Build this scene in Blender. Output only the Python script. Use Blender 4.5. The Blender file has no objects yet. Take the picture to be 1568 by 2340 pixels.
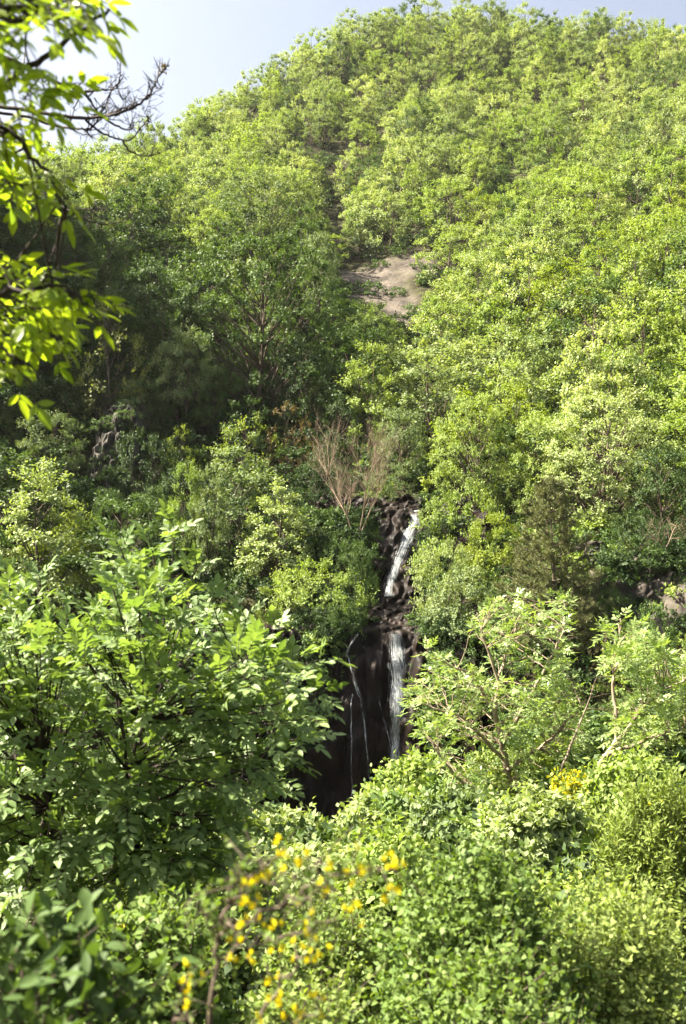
import bpy, math, random
import numpy as np
from mathutils import Vector
from mathutils.bvhtree import BVHTree
from mathutils import noise as mnoise

random.seed(7)
RNG = np.random.default_rng(7)
scene = bpy.context.scene
COL = scene.collection

# ------------------------------------------------------------------ camera
PITCH = math.radians(1.6)
KD = 2276.0                      # focal length in photo reading units (1568 wide)
cam_d = bpy.data.cameras.new('camera')
cam_d.sensor_fit = 'VERTICAL'
cam_d.sensor_height = 36.0
cam_d.lens = 35.0
cam_d.clip_start = 0.05
cam_d.clip_end = 3000
cam_d.dof.use_dof = True
cam_d.dof.focus_distance = 26.0
cam_d.dof.aperture_fstop = 5.6
cam = bpy.data.objects.new('camera', cam_d)
cam.rotation_euler = (math.pi / 2 + PITCH, 0, 0)
COL.objects.link(cam)
scene.camera = cam


def ray(dx, dy):
    u = (dx - 784.0) / KD
    v = (1170.0 - dy) / KD
    c, s = math.cos(PITCH), math.sin(PITCH)
    return Vector((u, c - v * s, s + v * c))


def P(dx, dy, Y):
    d = ray(dx, dy)
    return d * (Y / d.y)


# ------------------------------------------------------------------ mesh helpers
def mesh_arrays(name, V, F, mats=(), fmat=None, tint=None, smooth=False, uv=None):
    """V (n,3); F list of face arrays (each (m,k))."""
    me = bpy.data.meshes.new(name)
    V = np.asarray(V, dtype=np.float32)
    if not isinstance(F, (list, tuple)):
        F = [F]
    F = [np.asarray(f, dtype=np.int32) for f in F if len(f)]
    me.vertices.add(len(V))
    me.vertices.foreach_set('co', V.ravel())
    nl = sum(f.size for f in F)
    npoly = sum(len(f) for f in F)
    me.loops.add(nl)
    me.polygons.add(npoly)
    me.loops.foreach_set('vertex_index', np.concatenate([f.ravel() for f in F]))
    tot = np.concatenate([np.full(len(f), f.shape[1], np.int32) for f in F])
    st = np.zeros(npoly, np.int32)
    st[1:] = np.cumsum(tot)[:-1]
    me.polygons.foreach_set('loop_start', st)
    me.polygons.foreach_set('loop_total', tot)
    if fmat is not None:
        me.polygons.foreach_set('material_index', np.asarray(fmat, np.int32))
    if smooth:
        me.polygons.foreach_set('use_smooth', np.ones(npoly, bool))
    if tint is not None:
        a = me.attributes.new('tint', 'FLOAT', 'POINT')
        a.data.foreach_set('value', np.asarray(tint, np.float32))
    if uv is not None:
        a = me.attributes.new('flow', 'FLOAT_VECTOR', 'POINT')
        a.data.foreach_set('vector', np.asarray(uv, np.float32).ravel())
    for m in mats:
        me.materials.append(m)
    me.update(calc_edges=True)
    return me


def norm(a):
    return a / np.maximum(np.linalg.norm(a, axis=-1, keepdims=True), 1e-9)


class Tubes:
    def __init__(self, sides=5):
        self.V, self.F, self.n, self.s = [], [], 0, sides

    def add(self, pts, rad, sides=None):
        s = sides or self.s
        pts = np.asarray(pts, float)
        n = len(pts)
        rad = np.broadcast_to(np.asarray(rad, float), (n,))
        t = norm(np.gradient(pts, axis=0))
        ref = np.array([0.31, 0.17, 0.93]) if abs(t[0] @ np.array([0.31, 0.17, 0.93])) < 0.9 else np.array([0.95, 0.2, 0.1])
        a = norm(np.cross(t, ref))
        b = np.cross(t, a)
        an = np.arange(s) * 2 * math.pi / s
        ring = pts[:, None] + rad[:, None, None] * (a[:, None] * np.cos(an)[None, :, None] + b[:, None] * np.sin(an)[None, :, None])
        self.V.append(ring.reshape(-1, 3))
        i = np.arange(n - 1)[:, None] * s
        j = np.arange(s)[None]
        q = np.stack([i + j, i + (j + 1) % s, i + s + (j + 1) % s, i + s + j], -1).reshape(-1, 4)
        self.F.append(q + self.n)
        self.n += n * s

    def arrays(self):
        if not self.V:
            return np.zeros((0, 3)), np.zeros((0, 4), int)
        return np.concatenate(self.V), np.concatenate(self.F)


# leaf templates: (along, across, up) in units of length, width, width
T_DIAMOND = (np.array([[0, 0, 0], [.45, .5, .14], [1, 0, -.05], [.45, -.5, .14]]), [np.array([[0, 1, 2, 3]])])
T_TRI = (np.array([[0, .0, 0], [.55, .5, .1], [1, -.1, 0], [.4, -.5, .1]]), [np.array([[0, 1, 2, 3]])])
T_LEAF = (np.array([[0, 0, 0], [.22, .36, .12], [.55, .5, .14], [.84, .25, .02], [1, 0, -.12],
                    [.84, -.25, .02], [.55, -.5, .14], [.22, -.36, .12], [.3, 0, .02], [.65, 0, 0]]),
          [np.array([[8, 1, 2, 9], [8, 9, 6, 7], [9, 2, 3, 4], [9, 4, 5, 6]]),
           np.array([[0, 1, 8], [0, 8, 7]])])
T_BLADE = (np.array([[0, -.5, 0], [0, .5, 0], [1, 0, 0]]), [np.array([[0, 1, 2]])])
T_PETAL = (np.array([[0, 0, 0], [.4, .5, .2], [.9, .4, .35], [1, 0, .2], [.9, -.4, .35], [.4, -.5, .2]]), [np.array([[0, 1, 2, 3, 4, 5]])])


class Leaves:
    def __init__(self):
        self.p, self.a, self.n, self.l, self.w, self.t = [], [], [], [], [], []

    def add(self, p, a, n, l, w, t=None):
        p = np.asarray(p, float).reshape(-1, 3)
        k = len(p)
        self.p.append(p)
        self.a.append(np.asarray(a, float).reshape(-1, 3))
        self.n.append(np.asarray(n, float).reshape(-1, 3))
        self.l.append(np.broadcast_to(l, (k,)).astype(float))
        self.w.append(np.broadcast_to(w, (k,)).astype(float))
        self.t.append(RNG.random(k) if t is None else np.broadcast_to(t, (k,)).astype(float))

    def arrays(self, tmpl):
        p, a, n = (np.concatenate(x) for x in (self.p, self.a, self.n))
        l, w, t = (np.concatenate(x) for x in (self.l, self.w, self.t))
        a = norm(a)
        r = norm(np.cross(n, a))
        n = np.cross(a, r)
        T, FF = tmpl
        V = (p[:, None] + a[:, None] * (T[None, :, 0, None] * l[:, None, None])
             + r[:, None] * (T[None, :, 1, None] * w[:, None, None]) + n[:, None] * (T[None, :, 2, None] * w[:, None, None]))
        k = len(T)
        off = np.arange(len(p)) * k
        F = [(f[None] + off[:, None, None]).reshape(-1, f.shape[1]) for f in FF]
        return V.reshape(-1, 3), F, np.repeat(t, k)


def link(name, me, parent=None, mat=None):
    o = bpy.data.objects.new(name, me)
    COL.objects.link(o)
    if parent is not None:
        o.parent = parent
    if mat is not None:
        set_mat(o, mat)
    return o


def set_mat(o, mat, i=0):
    o.material_slots[i].link = 'OBJECT'
    o.material_slots[i].material = mat


def tag(o, label=None, cat=None, group=None, kind=None):
    if label:
        o['label'] = label
    if cat:
        o['category'] = cat
    if group:
        o['group'] = group
    if kind:
        o['kind'] = kind
    return o


def empty(name, loc):
    o = bpy.data.objects.new(name, None)
    o.empty_display_size = 0.2
    o.location = loc
    COL.objects.link(o)
    return o


# ------------------------------------------------------------------ materials
def new_mat(name):
    m = bpy.data.materials.new(name)
    m.use_nodes = True
    nt = m.node_tree
    for n in list(nt.nodes):
        nt.nodes.remove(n)
    out = nt.nodes.new('ShaderNodeOutputMaterial')
    return m, nt, out


def leaf_mat(name, c1, c2, trans=0.4, tgain=(1.55, 1.6, 0.55), rough=0.58, spec=0.18, wt=0.5):
    m, nt, out = new_mat(name)
    N, L = nt.nodes.new, nt.links.new
    at = N('ShaderNodeAttribute'); at.attribute_name = 'tint'
    oi = N('ShaderNodeObjectInfo')
    mx = N('ShaderNodeMix'); mx.data_type = 'FLOAT'; mx.inputs[0].default_value = wt
    L(oi.outputs['Random'], mx.inputs[2]); L(at.outputs['Fac'], mx.inputs[3])
    cm = N('ShaderNodeMix'); cm.data_type = 'RGBA'
    cm.inputs['A'].default_value = (*c1, 1); cm.inputs['B'].default_value = (*c2, 1)
    L(mx.outputs[0], cm.inputs['Factor'])
    pb = N('ShaderNodeBsdfPrincipled')
    pb.inputs['Roughness'].default_value = rough
    pb.inputs['Specular IOR Level'].default_value = spec
    L(cm.outputs['Result'], pb.inputs['Base Color'])
    tm = N('ShaderNodeMix'); tm.data_type = 'RGBA'; tm.blend_type = 'MULTIPLY'; tm.inputs['Factor'].default_value = 1
    tm.inputs['B'].default_value = (*tgain, 1)
    L(cm.outputs['Result'], tm.inputs['A'])
    tr = N('ShaderNodeBsdfTranslucent')
    L(tm.outputs['Result'], tr.inputs['Color'])
    ms = N('ShaderNodeMixShader'); ms.inputs[0].default_value = trans
    L(pb.outputs[0], ms.inputs[1]); L(tr.outputs[0], ms.inputs[2])
    L(ms.outputs[0], out.inputs['Surface'])
    return m


def solid_mat(name, c1, c2, scale=6.0, rough=0.85, bump=0.4, stretch=(1, 1, 0.25), spec=0.25):
    m, nt, out = new_mat(name)
    N, L = nt.nodes.new, nt.links.new
    tc = N('ShaderNodeTexCoord')
    mp = N('ShaderNodeMapping'); mp.inputs['Scale'].default_value = stretch
    L(tc.outputs['Object'], mp.inputs[0])
    nz = N('ShaderNodeTexNoise'); nz.inputs['Scale'].default_value = scale; nz.inputs['Detail'].default_value = 8
    L(mp.outputs[0], nz.inputs['Vector'])
    cr = N('ShaderNodeValToRGB')
    cr.color_ramp.elements[0].position = 0.33; cr.color_ramp.elements[0].color = (*c1, 1)
    cr.color_ramp.elements[1].position = 0.68; cr.color_ramp.elements[1].color = (*c2, 1)
    L(nz.outputs['Fac'], cr.inputs[0])
    pb = N('ShaderNodeBsdfPrincipled'); pb.inputs['Roughness'].default_value = rough
    pb.inputs['Specular IOR Level'].default_value = spec
    L(cr.outputs[0], pb.inputs['Base Color'])
    if bump:
        bp = N('ShaderNodeBump'); bp.inputs['Strength'].default_value = bump
        L(nz.outputs['Fac'], bp.inputs['Height']); L(bp.outputs[0], pb.inputs['Normal'])
    L(pb.outputs[0], out.inputs['Surface'])
    return m


M = {}
M['far'] = leaf_mat('hillside_leaves', (.120, .180, .070), (.330, .375, .165), wt=.3, trans=.28)
M['fresh'] = leaf_mat('fresh_leaves', (.125, .190, .046), (.250, .310, .085), wt=.45, trans=.3)
M['pale'] = leaf_mat('pale_leaves', (.160, .215, .085), (.290, .345, .150), wt=.6, trans=.28)
M['yellow'] = leaf_mat('yellow_green_leaves', (.140, .190, .024), (.225, .275, .038), wt=.6, trans=.3)
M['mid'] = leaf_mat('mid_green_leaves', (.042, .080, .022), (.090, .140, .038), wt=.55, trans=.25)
M['dark'] = leaf_mat('dark_or_shaded_leaves', (.022, .046, .015), (.052, .084, .024), wt=.55, trans=.22)  # also paints shade into the left slope and far undergrowth
M['grey'] = leaf_mat('grey_green_leaves', (.090, .135, .055), (.180, .230, .100), wt=.6, trans=.25)
M['olive'] = leaf_mat('olive_leaves', (.085, .105, .030), (.170, .190, .055), wt=.6, trans=.28)
M['rust'] = leaf_mat('rusty_leaves', (.070, .046, .020), (.130, .095, .033), wt=.7, trans=.25)
M['needle'] = leaf_mat('pine_needles', (.085, .100, .042), (.175, .185, .078), trans=.12, rough=.55, wt=.7)
M['ash'] = leaf_mat('ash_leaflets', (.095, .160, .046), (.190, .260, .095), trans=.32, rough=.5, spec=.32, wt=.8)
M['ashpale'] = leaf_mat('pale_ash_leaflets', (.140, .220, .065), (.250, .320, .110), trans=.32, rough=.45, spec=.4, wt=.8)
M['branchleaf'] = leaf_mat('sunny_leaflets', (.150, .225, .020), (.240, .300, .030), trans=.55, rough=.4, spec=.45, wt=.9)
M['shrub'] = leaf_mat('shrub_leaflets', (.078, .138, .032), (.155, .215, .050), trans=.32, rough=.55, spec=.2, wt=.85)
M['broomleaf'] = leaf_mat('broom_sprigs', (.095, .145, .028), (.180, .225, .045), trans=.28, wt=.8)
M['petal'] = leaf_mat('yellow_petals', (.60, .52, .010), (.74, .68, .02), trans=.35, tgain=(1.1, 1.0, .5), rough=.5, spec=.3, wt=.9)
M['bark'] = solid_mat('brown_bark', (.045, .032, .022), (.13, .10, .075), 9)
M['darkbark'] = solid_mat('dark_bark', (.018, .013, .011), (.055, .042, .036), 14)
M['palebark'] = solid_mat('pale_bark', (.16, .12, .085), (.34, .27, .20), 12)
M['tan'] = solid_mat('dry_twigs', (.13, .095, .065), (.27, .20, .14), 5)
M['greenstem'] = solid_mat('green_stems', (.07, .10, .03), (.15, .17, .06), 8)

# wet rock of the fall: dark brown plus painted shade, darker streaks running down
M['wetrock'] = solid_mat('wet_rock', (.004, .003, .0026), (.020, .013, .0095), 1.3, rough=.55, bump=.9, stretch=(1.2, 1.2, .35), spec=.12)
M['palerock'] = solid_mat('lichen_rock', (.014, .012, .009), (.095, .088, .075), 2.4, rough=.9, bump=1.0, stretch=(1, 1, .75))
M['brownrock'] = solid_mat('brown_rock', (.025, .020, .016), (.105, .090, .075), 1.1, rough=.9, bump=1.0, stretch=(1, 1, .6))


def water_mat(name, dens):
    m, nt, out = new_mat(name)
    N, L = nt.nodes.new, nt.links.new
    at = N('ShaderNodeAttribute'); at.attribute_name = 'flow'
    mp = N('ShaderNodeMapping'); mp.inputs['Scale'].default_value = (9.0, 1.3, 1)
    L(at.outputs['Vector'], mp.inputs[0])
    nz = N('ShaderNodeTexNoise'); nz.inputs['Scale'].default_value = 1.6; nz.inputs['Detail'].default_value = 7
    nz.inputs['Roughness'].default_value = .65
    L(mp.outputs[0], nz.inputs['Vector'])
    sx = N('ShaderNodeSeparateXYZ'); L(at.outputs['Vector'], sx.inputs[0])
    ad = N('ShaderNodeMath'); ad.operation = 'MULTIPLY_ADD'; ad.inputs[1].default_value = .34; 
    L(sx.outputs['Z'], ad.inputs[0]); L(nz.outputs['Fac'], ad.inputs[2])
    rp = N('ShaderNodeMapRange'); rp.inputs['From Min'].default_value = .82 - dens; rp.inputs['From Max'].default_value = 1.08 - dens
    L(ad.outputs[0], rp.inputs['Value'])
    pb = N('ShaderNodeBsdfPrincipled')
    pb.inputs['Base Color'].default_value = (.38, .41, .42, 1)  # white water greyed here, its shade put into the colour
    pb.inputs['Roughness'].default_value = .45
    L(rp.outputs[0], pb.inputs['Alpha'])
    L(pb.outputs[0], out.inputs['Surface'])
    return m


M['fall'] = water_mat('falling_water', .095)
M['trickle'] = water_mat('trickling_water', .06)


# ------------------------------------------------------------------ terrain
CT = [  # (reading x, reading y, distance) of the bare ground
    (60, 500, 170), (200, 462, 190), (350, 402, 205), (500, 310, 220), (600, 242, 230), (700, 185, 240), (800, 130, 250),
    (880, 123, 258), (1000, 136, 262), (1150, 154, 265), (1300, 168, 262), (1450, 193, 255), (1568, 169, 235), (1800, 154, 215),
    (2100, 150, 190), (-100, 510, 160), (-400, 550, 140),
    (600, 335, 195), (780, 300, 186), (950, 250, 205), (1150, 250, 205), (1350, 250, 200), (1568, 260, 185),
    (350, 470, 160), (550, 445, 165), (690, 430, 162), (758, 440, 152), (850, 405, 166), (1000, 400, 165), (1200, 400, 160),
    (1400, 400, 155), (1568, 420, 140), (765, 600, 130), (850, 560, 140), (950, 540, 142), (1100, 540, 135), (1300, 560, 125),
    (1568, 600, 108), (790, 690, 120), (900, 640, 128), (930, 735, 115), (1050, 810, 100), (1200, 790, 98), (1400, 760, 95),
    (1568, 790, 85), (1800, 760, 80), (950, 965, 84), (1100, 965, 82), (1300, 965, 76), (1568, 990, 66),
    (1010, 1130, 66), (1150, 1165, 60), (1300, 1215, 57), (1568, 1215, 53), (1800, 1170, 55),
    (830, 840, 100), (870, 970, 84), (915, 1080, 72), (955, 1140, 63),
    (300, 530, 128), (500, 570, 115), (650, 640, 106), (0, 570, 118), (-300, 570, 112), (-700, 560, 105),
    (650, 800, 92), (450, 780, 92), (200, 760, 95), (0, 740, 95), (-300, 690, 95),
    (750, 985, 78), (550, 965, 80), (350, 925, 79), (100, 905, 80), (-200, 800, 81), (-600, 560, 80),
    (720, 1130, 68), (480, 1180, 66), (100, 1180, 66), (-200, 1050, 67), (-550, 780, 66),
    (830, 1210, 61), (650, 1330, 56), (400, 1360, 55), (150, 1360, 55), (-150, 1360, 55),
    (760, 1470, 51), (620, 1540, 49), (300, 1590, 47), (0, 1590, 47), (-200, 1560, 47),
    (900, 1905, 45.5), (780, 1905, 44), (650, 1910, 42), (500, 1870, 42), (200, 1800, 42), (0, 1750, 42),
    (1060, 1500, 49), (1060, 1720, 46), (1200, 1530, 46), (1400, 1480, 45), (1568, 1460, 44), (1800, 1440, 44),
    (1000, 1870, 24), (1150, 1870, 19.5), (1400, 1890, 17), (1568, 1890, 15.5), (1800, 1880, 14),
    (850, 2010, 22), (700, 2020, 20), (500, 2020, 19), (200, 1990, 17), (-100, 1980, 16),
]
pts = [P(*c) for c in CT]
W = [(p.x, p.y, p.z) for p in pts]
for c in CT[:17]:
    p = P(*c)
    W.append((p.x * 1.25, p.y + 70, p.z - 38))
W += [(0, 0, -1.75), (0, 3, -2.35), (0, 8, -3.9), (-3, 3, -2.3), (3, 3, -2.4), (-7, 0, -1.6), (7, 0, -1.7), (0, -12, -1.0),
      (-6, 9, -3.7), (6, 9, -3.7), (0, 14, -5.3), (-40, -10, 0), (40, -10, 0), (0, -40, 2), (-60, 30, 0), (60, 30, 0),
      (-160, 60, 40), (160, 70, 55), (-220, 300, 10), (260, 330, 30), (0, 420, 10), (-220, -50, 5), (220, -50, 5)]
W = np.array(W)


def tps_fit(W, lam=2.0):
    n = len(W)
    xy = W[:, :2] / 50.0
    d = np.linalg.norm(xy[:, None] - xy[None], axis=-1)
    K = np.where(d > 0, d * d * np.log(np.maximum(d, 1e-12)), 0) + np.eye(n) * lam * 1e-4
    Q = np.hstack([np.ones((n, 1)), xy])
    A = np.block([[K, Q], [Q.T, np.zeros((3, 3))]])
    return np.linalg.solve(A, np.concatenate([W[:, 2], np.zeros(3)])), xy


TW, TXY = tps_fit(W)


def tps(x, y):
    q = np.stack([x, y], -1) / 50.0
    d = np.linalg.norm(q[:, None] - TXY[None], axis=-1)
    U = np.where(d > 0, d * d * np.log(np.maximum(d, 1e-12)), 0)
    return U @ TW[:-3] + TW[-3] + q @ TW[-2:]


PROF = np.array([(44.5, -15.4), (46.3, -14.6), (46.9, -12.0), (47.6, -8.0), (48.2, -5.4), (48.8, -4.35), (50.5, -3.9), (53.4, -3.3),
                 (54.4, -2.7), (56.4, -0.6), (58.6, 1.45), (59.6, 1.9), (63.0, 2.9)])


def vnoise(x, y, sc, seed=0.0):
    return np.array([mnoise.fractal((a * sc, b * sc, seed), 1.0, 2.0, 5) for a, b in zip(x, y)])


def scar_mask(x, y):
    """bare earth slips on the hill, in world metres"""
    m = np.zeros_like(x)
    for (dx, dy, Y, rx, ry) in ((845, 630, 128, 5, 10), (795, 660, 122, 3.5, 8), (915, 700, 118, 2.5, 7), (945, 610, 132, 3, 4)):
        c = P(dx, dy, Y)
        q = ((x - c.x) / rx) ** 2 + ((y - c.y) / ry) ** 2
        m = np.maximum(m, np.clip(1.35 - q, 0, 1))
    return m


GX = np.concatenate([np.arange(-240, -60, 3.0), np.arange(-60, 60, 0.8), np.arange(60, 243, 3.0)])
GY = np.concatenate([np.arange(-60, -4, 4.0), np.arange(-4, 90, 0.7), np.arange(90, 150, 1.2), np.arange(150, 420, 3.0)])
xx, yy = np.meshgrid(GX, GY)
fx, fy = xx.ravel(), yy.ravel()
zz = np.concatenate([tps(fx[i:i + 20000], fy[i:i + 20000]) for i in range(0, len(fx), 20000)])
amp = np.clip((fy - 4) / 60, 0.06, 1.3)
zz += vnoise(fx, fy, 0.09, 3.1) * amp * 1.3 * (1 - .7 * np.clip(scar_mask(fx, fy), 0, 1)) + vnoise(fx, fy, 0.4, 9.0) * np.clip(fy / 90, .05, .35)
# unseen ridge raised beyond the left edge to shade the left slope
zz += 31 * np.exp(-((fx + 54) / 15) ** 2) * np.clip((fy - 70) / 10, 0, 1) * np.clip((116 - fy) / 12, 0, 1)
sc_ = scar_mask(fx, fy)
zz += sc_ * vnoise(fx, fy, 0.5, 21.0) * .5
for (a, b, dep, sg) in (((800, 240, 205), (772, 330, 178), 2.5, 7), ((772, 330, 178), (742, 430, 158), 6.0, 8), ((742, 430, 158), (770, 550, 138), 4.0, 6), ((1380, 360, 165), (1150, 520, 140), 3.0, 5)):
    a, b = P(*a), P(*b)
    tt_ = np.clip(((fx - a.x) * (b.x - a.x) + (fy - a.y) * (b.y - a.y)) / ((b.x - a.x) ** 2 + (b.y - a.y) ** 2), 0, 1)
    dd = np.hypot(fx - a.x - tt_ * (b.x - a.x), fy - a.y - tt_ * (b.y - a.y))
    zz -= dep * np.exp(-(dd / sg) ** 2)
near = np.clip(1 - (np.abs(fx - (0.6 + (fy - 46) * .22)) - 4.2) / 2.5, 0, 1) * (fy > 43.5) * (fy < 63.5)  # room for the cliff of the waterfall
prof = np.interp(fy - 1.6, PROF[:, 0], PROF[:, 1]) - 0.5
zz = np.where(near > 0, np.minimum(zz, prof * near + zz * (1 - near)), zz)
TZ = zz.reshape(xx.shape)


def ground(x, y):
    i = int(np.clip(np.searchsorted(GX, x) - 1, 0, len(GX) - 2))
    j = int(np.clip(np.searchsorted(GY, y) - 1, 0, len(GY) - 2))
    u = min(max((x - GX[i]) / (GX[i + 1] - GX[i]), 0), 1)
    v = min(max((y - GY[j]) / (GY[j + 1] - GY[j]), 0), 1)
    return (TZ[j, i] * (1 - u) + TZ[j, i + 1] * u) * (1 - v) + (TZ[j + 1, i] * (1 - u) + TZ[j + 1, i + 1] * u) * v


ny, nx = xx.shape
ii = (np.arange(ny - 1)[:, None] * nx + np.arange(nx - 1)[None]).ravel()
TF = np.stack([ii, ii + 1, ii + nx + 1, ii + nx], -1)
TV = np.stack([fx, fy, zz], -1)


scar = scar_mask(fx, fy)
m, nt, out = new_mat('forest_floor')
N, L = nt.nodes.new, nt.links.new
tc = N('ShaderNodeTexCoord')
n1 = N('ShaderNodeTexNoise'); n1.inputs['Scale'].default_value = .8; n1.inputs['Detail'].default_value = 9
L(tc.outputs['Object'], n1.inputs['Vector'])
c1 = N('ShaderNodeValToRGB')
c1.color_ramp.elements[0].position = .35; c1.color_ramp.elements[0].color = (.022, .017, .011, 1)
c1.color_ramp.elements[1].position = .7; c1.color_ramp.elements[1].color = (.055, .060, .022, 1)
L(n1.outputs['Fac'], c1.inputs[0])
n2 = N('ShaderNodeTexNoise'); n2.inputs['Scale'].default_value = .45; n2.inputs['Detail'].default_value = 10; n2.inputs['Roughness'].default_value = .65
L(tc.outputs['Object'], n2.inputs['Vector'])
c2 = N('ShaderNodeValToRGB')
c2.color_ramp.elements[0].position = .38; c2.color_ramp.elements[0].color = (.050, .042, .036, 1)
c2.color_ramp.elements[1].position = .62; c2.color_ramp.elements[1].color = (.135, .115, .095, 1)
L(n2.outputs['Fac'], c2.inputs[0])
at = N('ShaderNodeAttribute'); at.attribute_name = 'tint'
mx = N('ShaderNodeMix'); mx.data_type = 'RGBA'
L(at.outputs['Fac'], mx.inputs['Factor']); L(c1.outputs[0], mx.inputs['A']); L(c2.outputs[0], mx.inputs['B'])
pb = N('ShaderNodeBsdfPrincipled'); pb.inputs['Roughness'].default_value = .95; pb.inputs['Specular IOR Level'].default_value = .1
L(mx.outputs['Result'], pb.inputs['Base Color'])
bp = N('ShaderNodeBump'); bp.inputs['Strength'].default_value = 1.0; bp.inputs['Distance'].default_value = .5
L(n2.outputs['Fac'], bp.inputs['Height']); L(bp.outputs[0], pb.inputs['Normal'])
L(pb.outputs[0], out.inputs['Surface'])
terr = link('hillside_terrain', mesh_arrays('hillside_terrain', TV, TF, [m], tint=scar, smooth=True))
tag(terr, kind='structure')
TB = BVHTree.FromPolygons([tuple(v) for v in TV], [tuple(f) for f in TF.tolist()])


def hit(dx, dy, tree=None):
    d = ray(dx, dy).normalized()
    r = (tree or TB).ray_cast(Vector((0, 0, 0)), d)
    return r[0]


# distant plain behind the hill so the ground reaches the horizon
gs = 900.0
base = mesh_arrays('plain', [(-gs, -gs, -40), (gs, -gs, -40), (gs, gs, -40), (-gs, gs, -40)], [[[0, 1, 2, 3]]], [m], tint=[0, 0, 0, 0])
tag(link('far_ground', base), kind='structure')


# ------------------------------------------------------------------ rock faces
def rock_sheet(name, path, x0, x1, nu, nv, mat, amp=.5, curve=2.0, seed=1.0, bulges=()):
    """path rows of (Y, z, x-offset); a rock face with thickness given by its folded-back edges"""
    path = np.array(path, float)
    s = np.concatenate([[0], np.cumsum(np.linalg.norm(np.diff(path[:, :2], axis=0), axis=1))])
    sv = np.linspace(0, s[-1], nv)
    Yv, Zv, Ov = (np.interp(sv, s, path[:, k]) for k in range(3))
    u = np.linspace(-1, 1, nu)
    X = (x0 + x1) / 2 + u[None] * (x1 - x0) / 2 + Ov[:, None]
    Y = np.repeat(Yv[:, None], nu, 1) - curve * np.abs(u[None]) ** 3.0
    Z = np.repeat(Zv[:, None], nu, 1) + 0 * X
    for (bx, bz, rx, rz, h) in bulges:
        Y -= h * np.exp(-((X - bx) / rx) ** 2 - ((Z - bz) / rz) ** 2)
    for i in range(nv):
        for j in range(nu):
            p = Vector((X[i, j], Y[i, j] * .8, Z[i, j] * .7))
            d = mnoise.fractal(p * .55 + Vector((seed * 7, 0, 0)), 1.0, 2.0, 6) * amp
            d = d * .7 + (mnoise.noise(Vector((p.x * .9, p.y * .9, p.z * .45 + seed)), noise_basis='VORONOI_F2F1') + mnoise.noise(Vector((p.x * 2.3, p.y * 2.3, p.z * 1.1 + seed)), noise_basis='VORONOI_F2F1') * .4) * amp * .9
            Y[i, j] -= d
            Z[i, j] += d * .35
            X[i, j] += mnoise.noise(p * 1.1 + Vector((0, 0, 5))) * amp * .4
    # rear wall
    V = np.stack([X, Y, Z], -1).reshape(-1, 3)
    i0 = (np.arange(nv - 1)[:, None] * nu + np.arange(nu - 1)[None]).ravel()
    F = np.stack([i0, i0 + 1, i0 + nu + 1, i0 + nu], -1)
    return mesh_arrays(name, V, F, [mat], smooth=False)


path = [(a, b, (a - 46) * .20) for a, b in PROF]
wf = rock_sheet('waterfall_cliff', path, -4.6, 5.6, 150, 190, M['wetrock'], amp=.6, curve=2.3, seed=2.0,
                bulges=((.55, -8.5, .75, 4.2, .9), (-1.2, -9.5, 1.2, 1.4, .7), (3.4, -8, .8, 5, .8)))
cliff = tag(link('waterfall_cliff', wf), 'dark wet brown rock wall behind the waterfall', 'cliff')
CB = BVHTree.FromPolygons([tuple(v.co) for v in wf.vertices], [tuple(p.vertices) for p in wf.polygons])


def on_cliff(dx, dy, off):
    h = hit(dx, dy, CB)
    if h is None:
        h = P(dx, dy, 49)
    d = ray(dx, dy).normalized()
    return h - d * off


def stream(name, pts, mat, label=None, cat='waterfall', parent=None, off=.16, step=9, nu=9):
    """pts of (reading x, y, width) down the rock"""
    P0 = np.array(pts, float)
    s = np.concatenate([[0], np.cumsum(np.abs(np.diff(P0[:, 1])) + .3 * np.abs(np.diff(P0[:, 0])))])
    n = max(6, int(s[-1] / step))
    sv = np.linspace(0, s[-1], n)
    cx, cy, cw = (np.interp(sv, s, P0[:, k]) for k in range(3))
    cx = cx + np.array([mnoise.fractal((cx[0], v * .022, 4.0), 1.0, 2.0, 4) for v in sv]) * (5 if cw.max() < 30 else 3)
    ctr = np.array([on_cliff(a, b, off) for a, b in zip(cx, cy)])
    # the sheet arches clear of the rock: smooth its depth
    k = np.array([.25, .5, .25])
    for _ in range(4):
        ctr[1:-1] = ctr[:-2] * .25 + ctr[1:-1] * .5 + ctr[2:] * .25
    V, UV, F = [], [], []
    layers = 3 if cw.max() > 30 else 1
    for lay in range(layers):
      for i in range(n):
        w = cw[i] * (1, .85, .7)[lay] / KD * ctr[i][1]
        for j in range(nu):
            u = j / (nu - 1) * 2 - 1
            edge = mnoise.noise((sv[i] * .06, u * 2, 3)) * .18
            V.append((ctr[i][0] + (u * .5 + edge * .5 * abs(u)) * w + mnoise.noise((sv[i] * .02, lay * 7, 0)) * .25 * w * (lay > 0), ctr[i][1] - .12 * (1 - u * u) - .09 * lay + mnoise.noise((u * 3, sv[i] * .05, 1)) * .05, ctr[i][2]))
            UV.append((u * w * .9 + cx[0] + lay * 31.7, sv[i] * .016 + lay * 9, 1 - abs(u) ** 2.2 - .18 * lay))
    i0 = (np.arange(n - 1)[:, None] * nu + np.arange(nu - 1)[None]).ravel()
    F = np.concatenate([np.stack([i0, i0 + 1, i0 + nu + 1, i0 + nu], -1) + lay * n * nu for lay in range(layers)])
    o = link(name, mesh_arrays(name, V, F, [mat], smooth=True, uv=UV), parent)
    if label:
        tag(o, label, cat)
    return o


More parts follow.
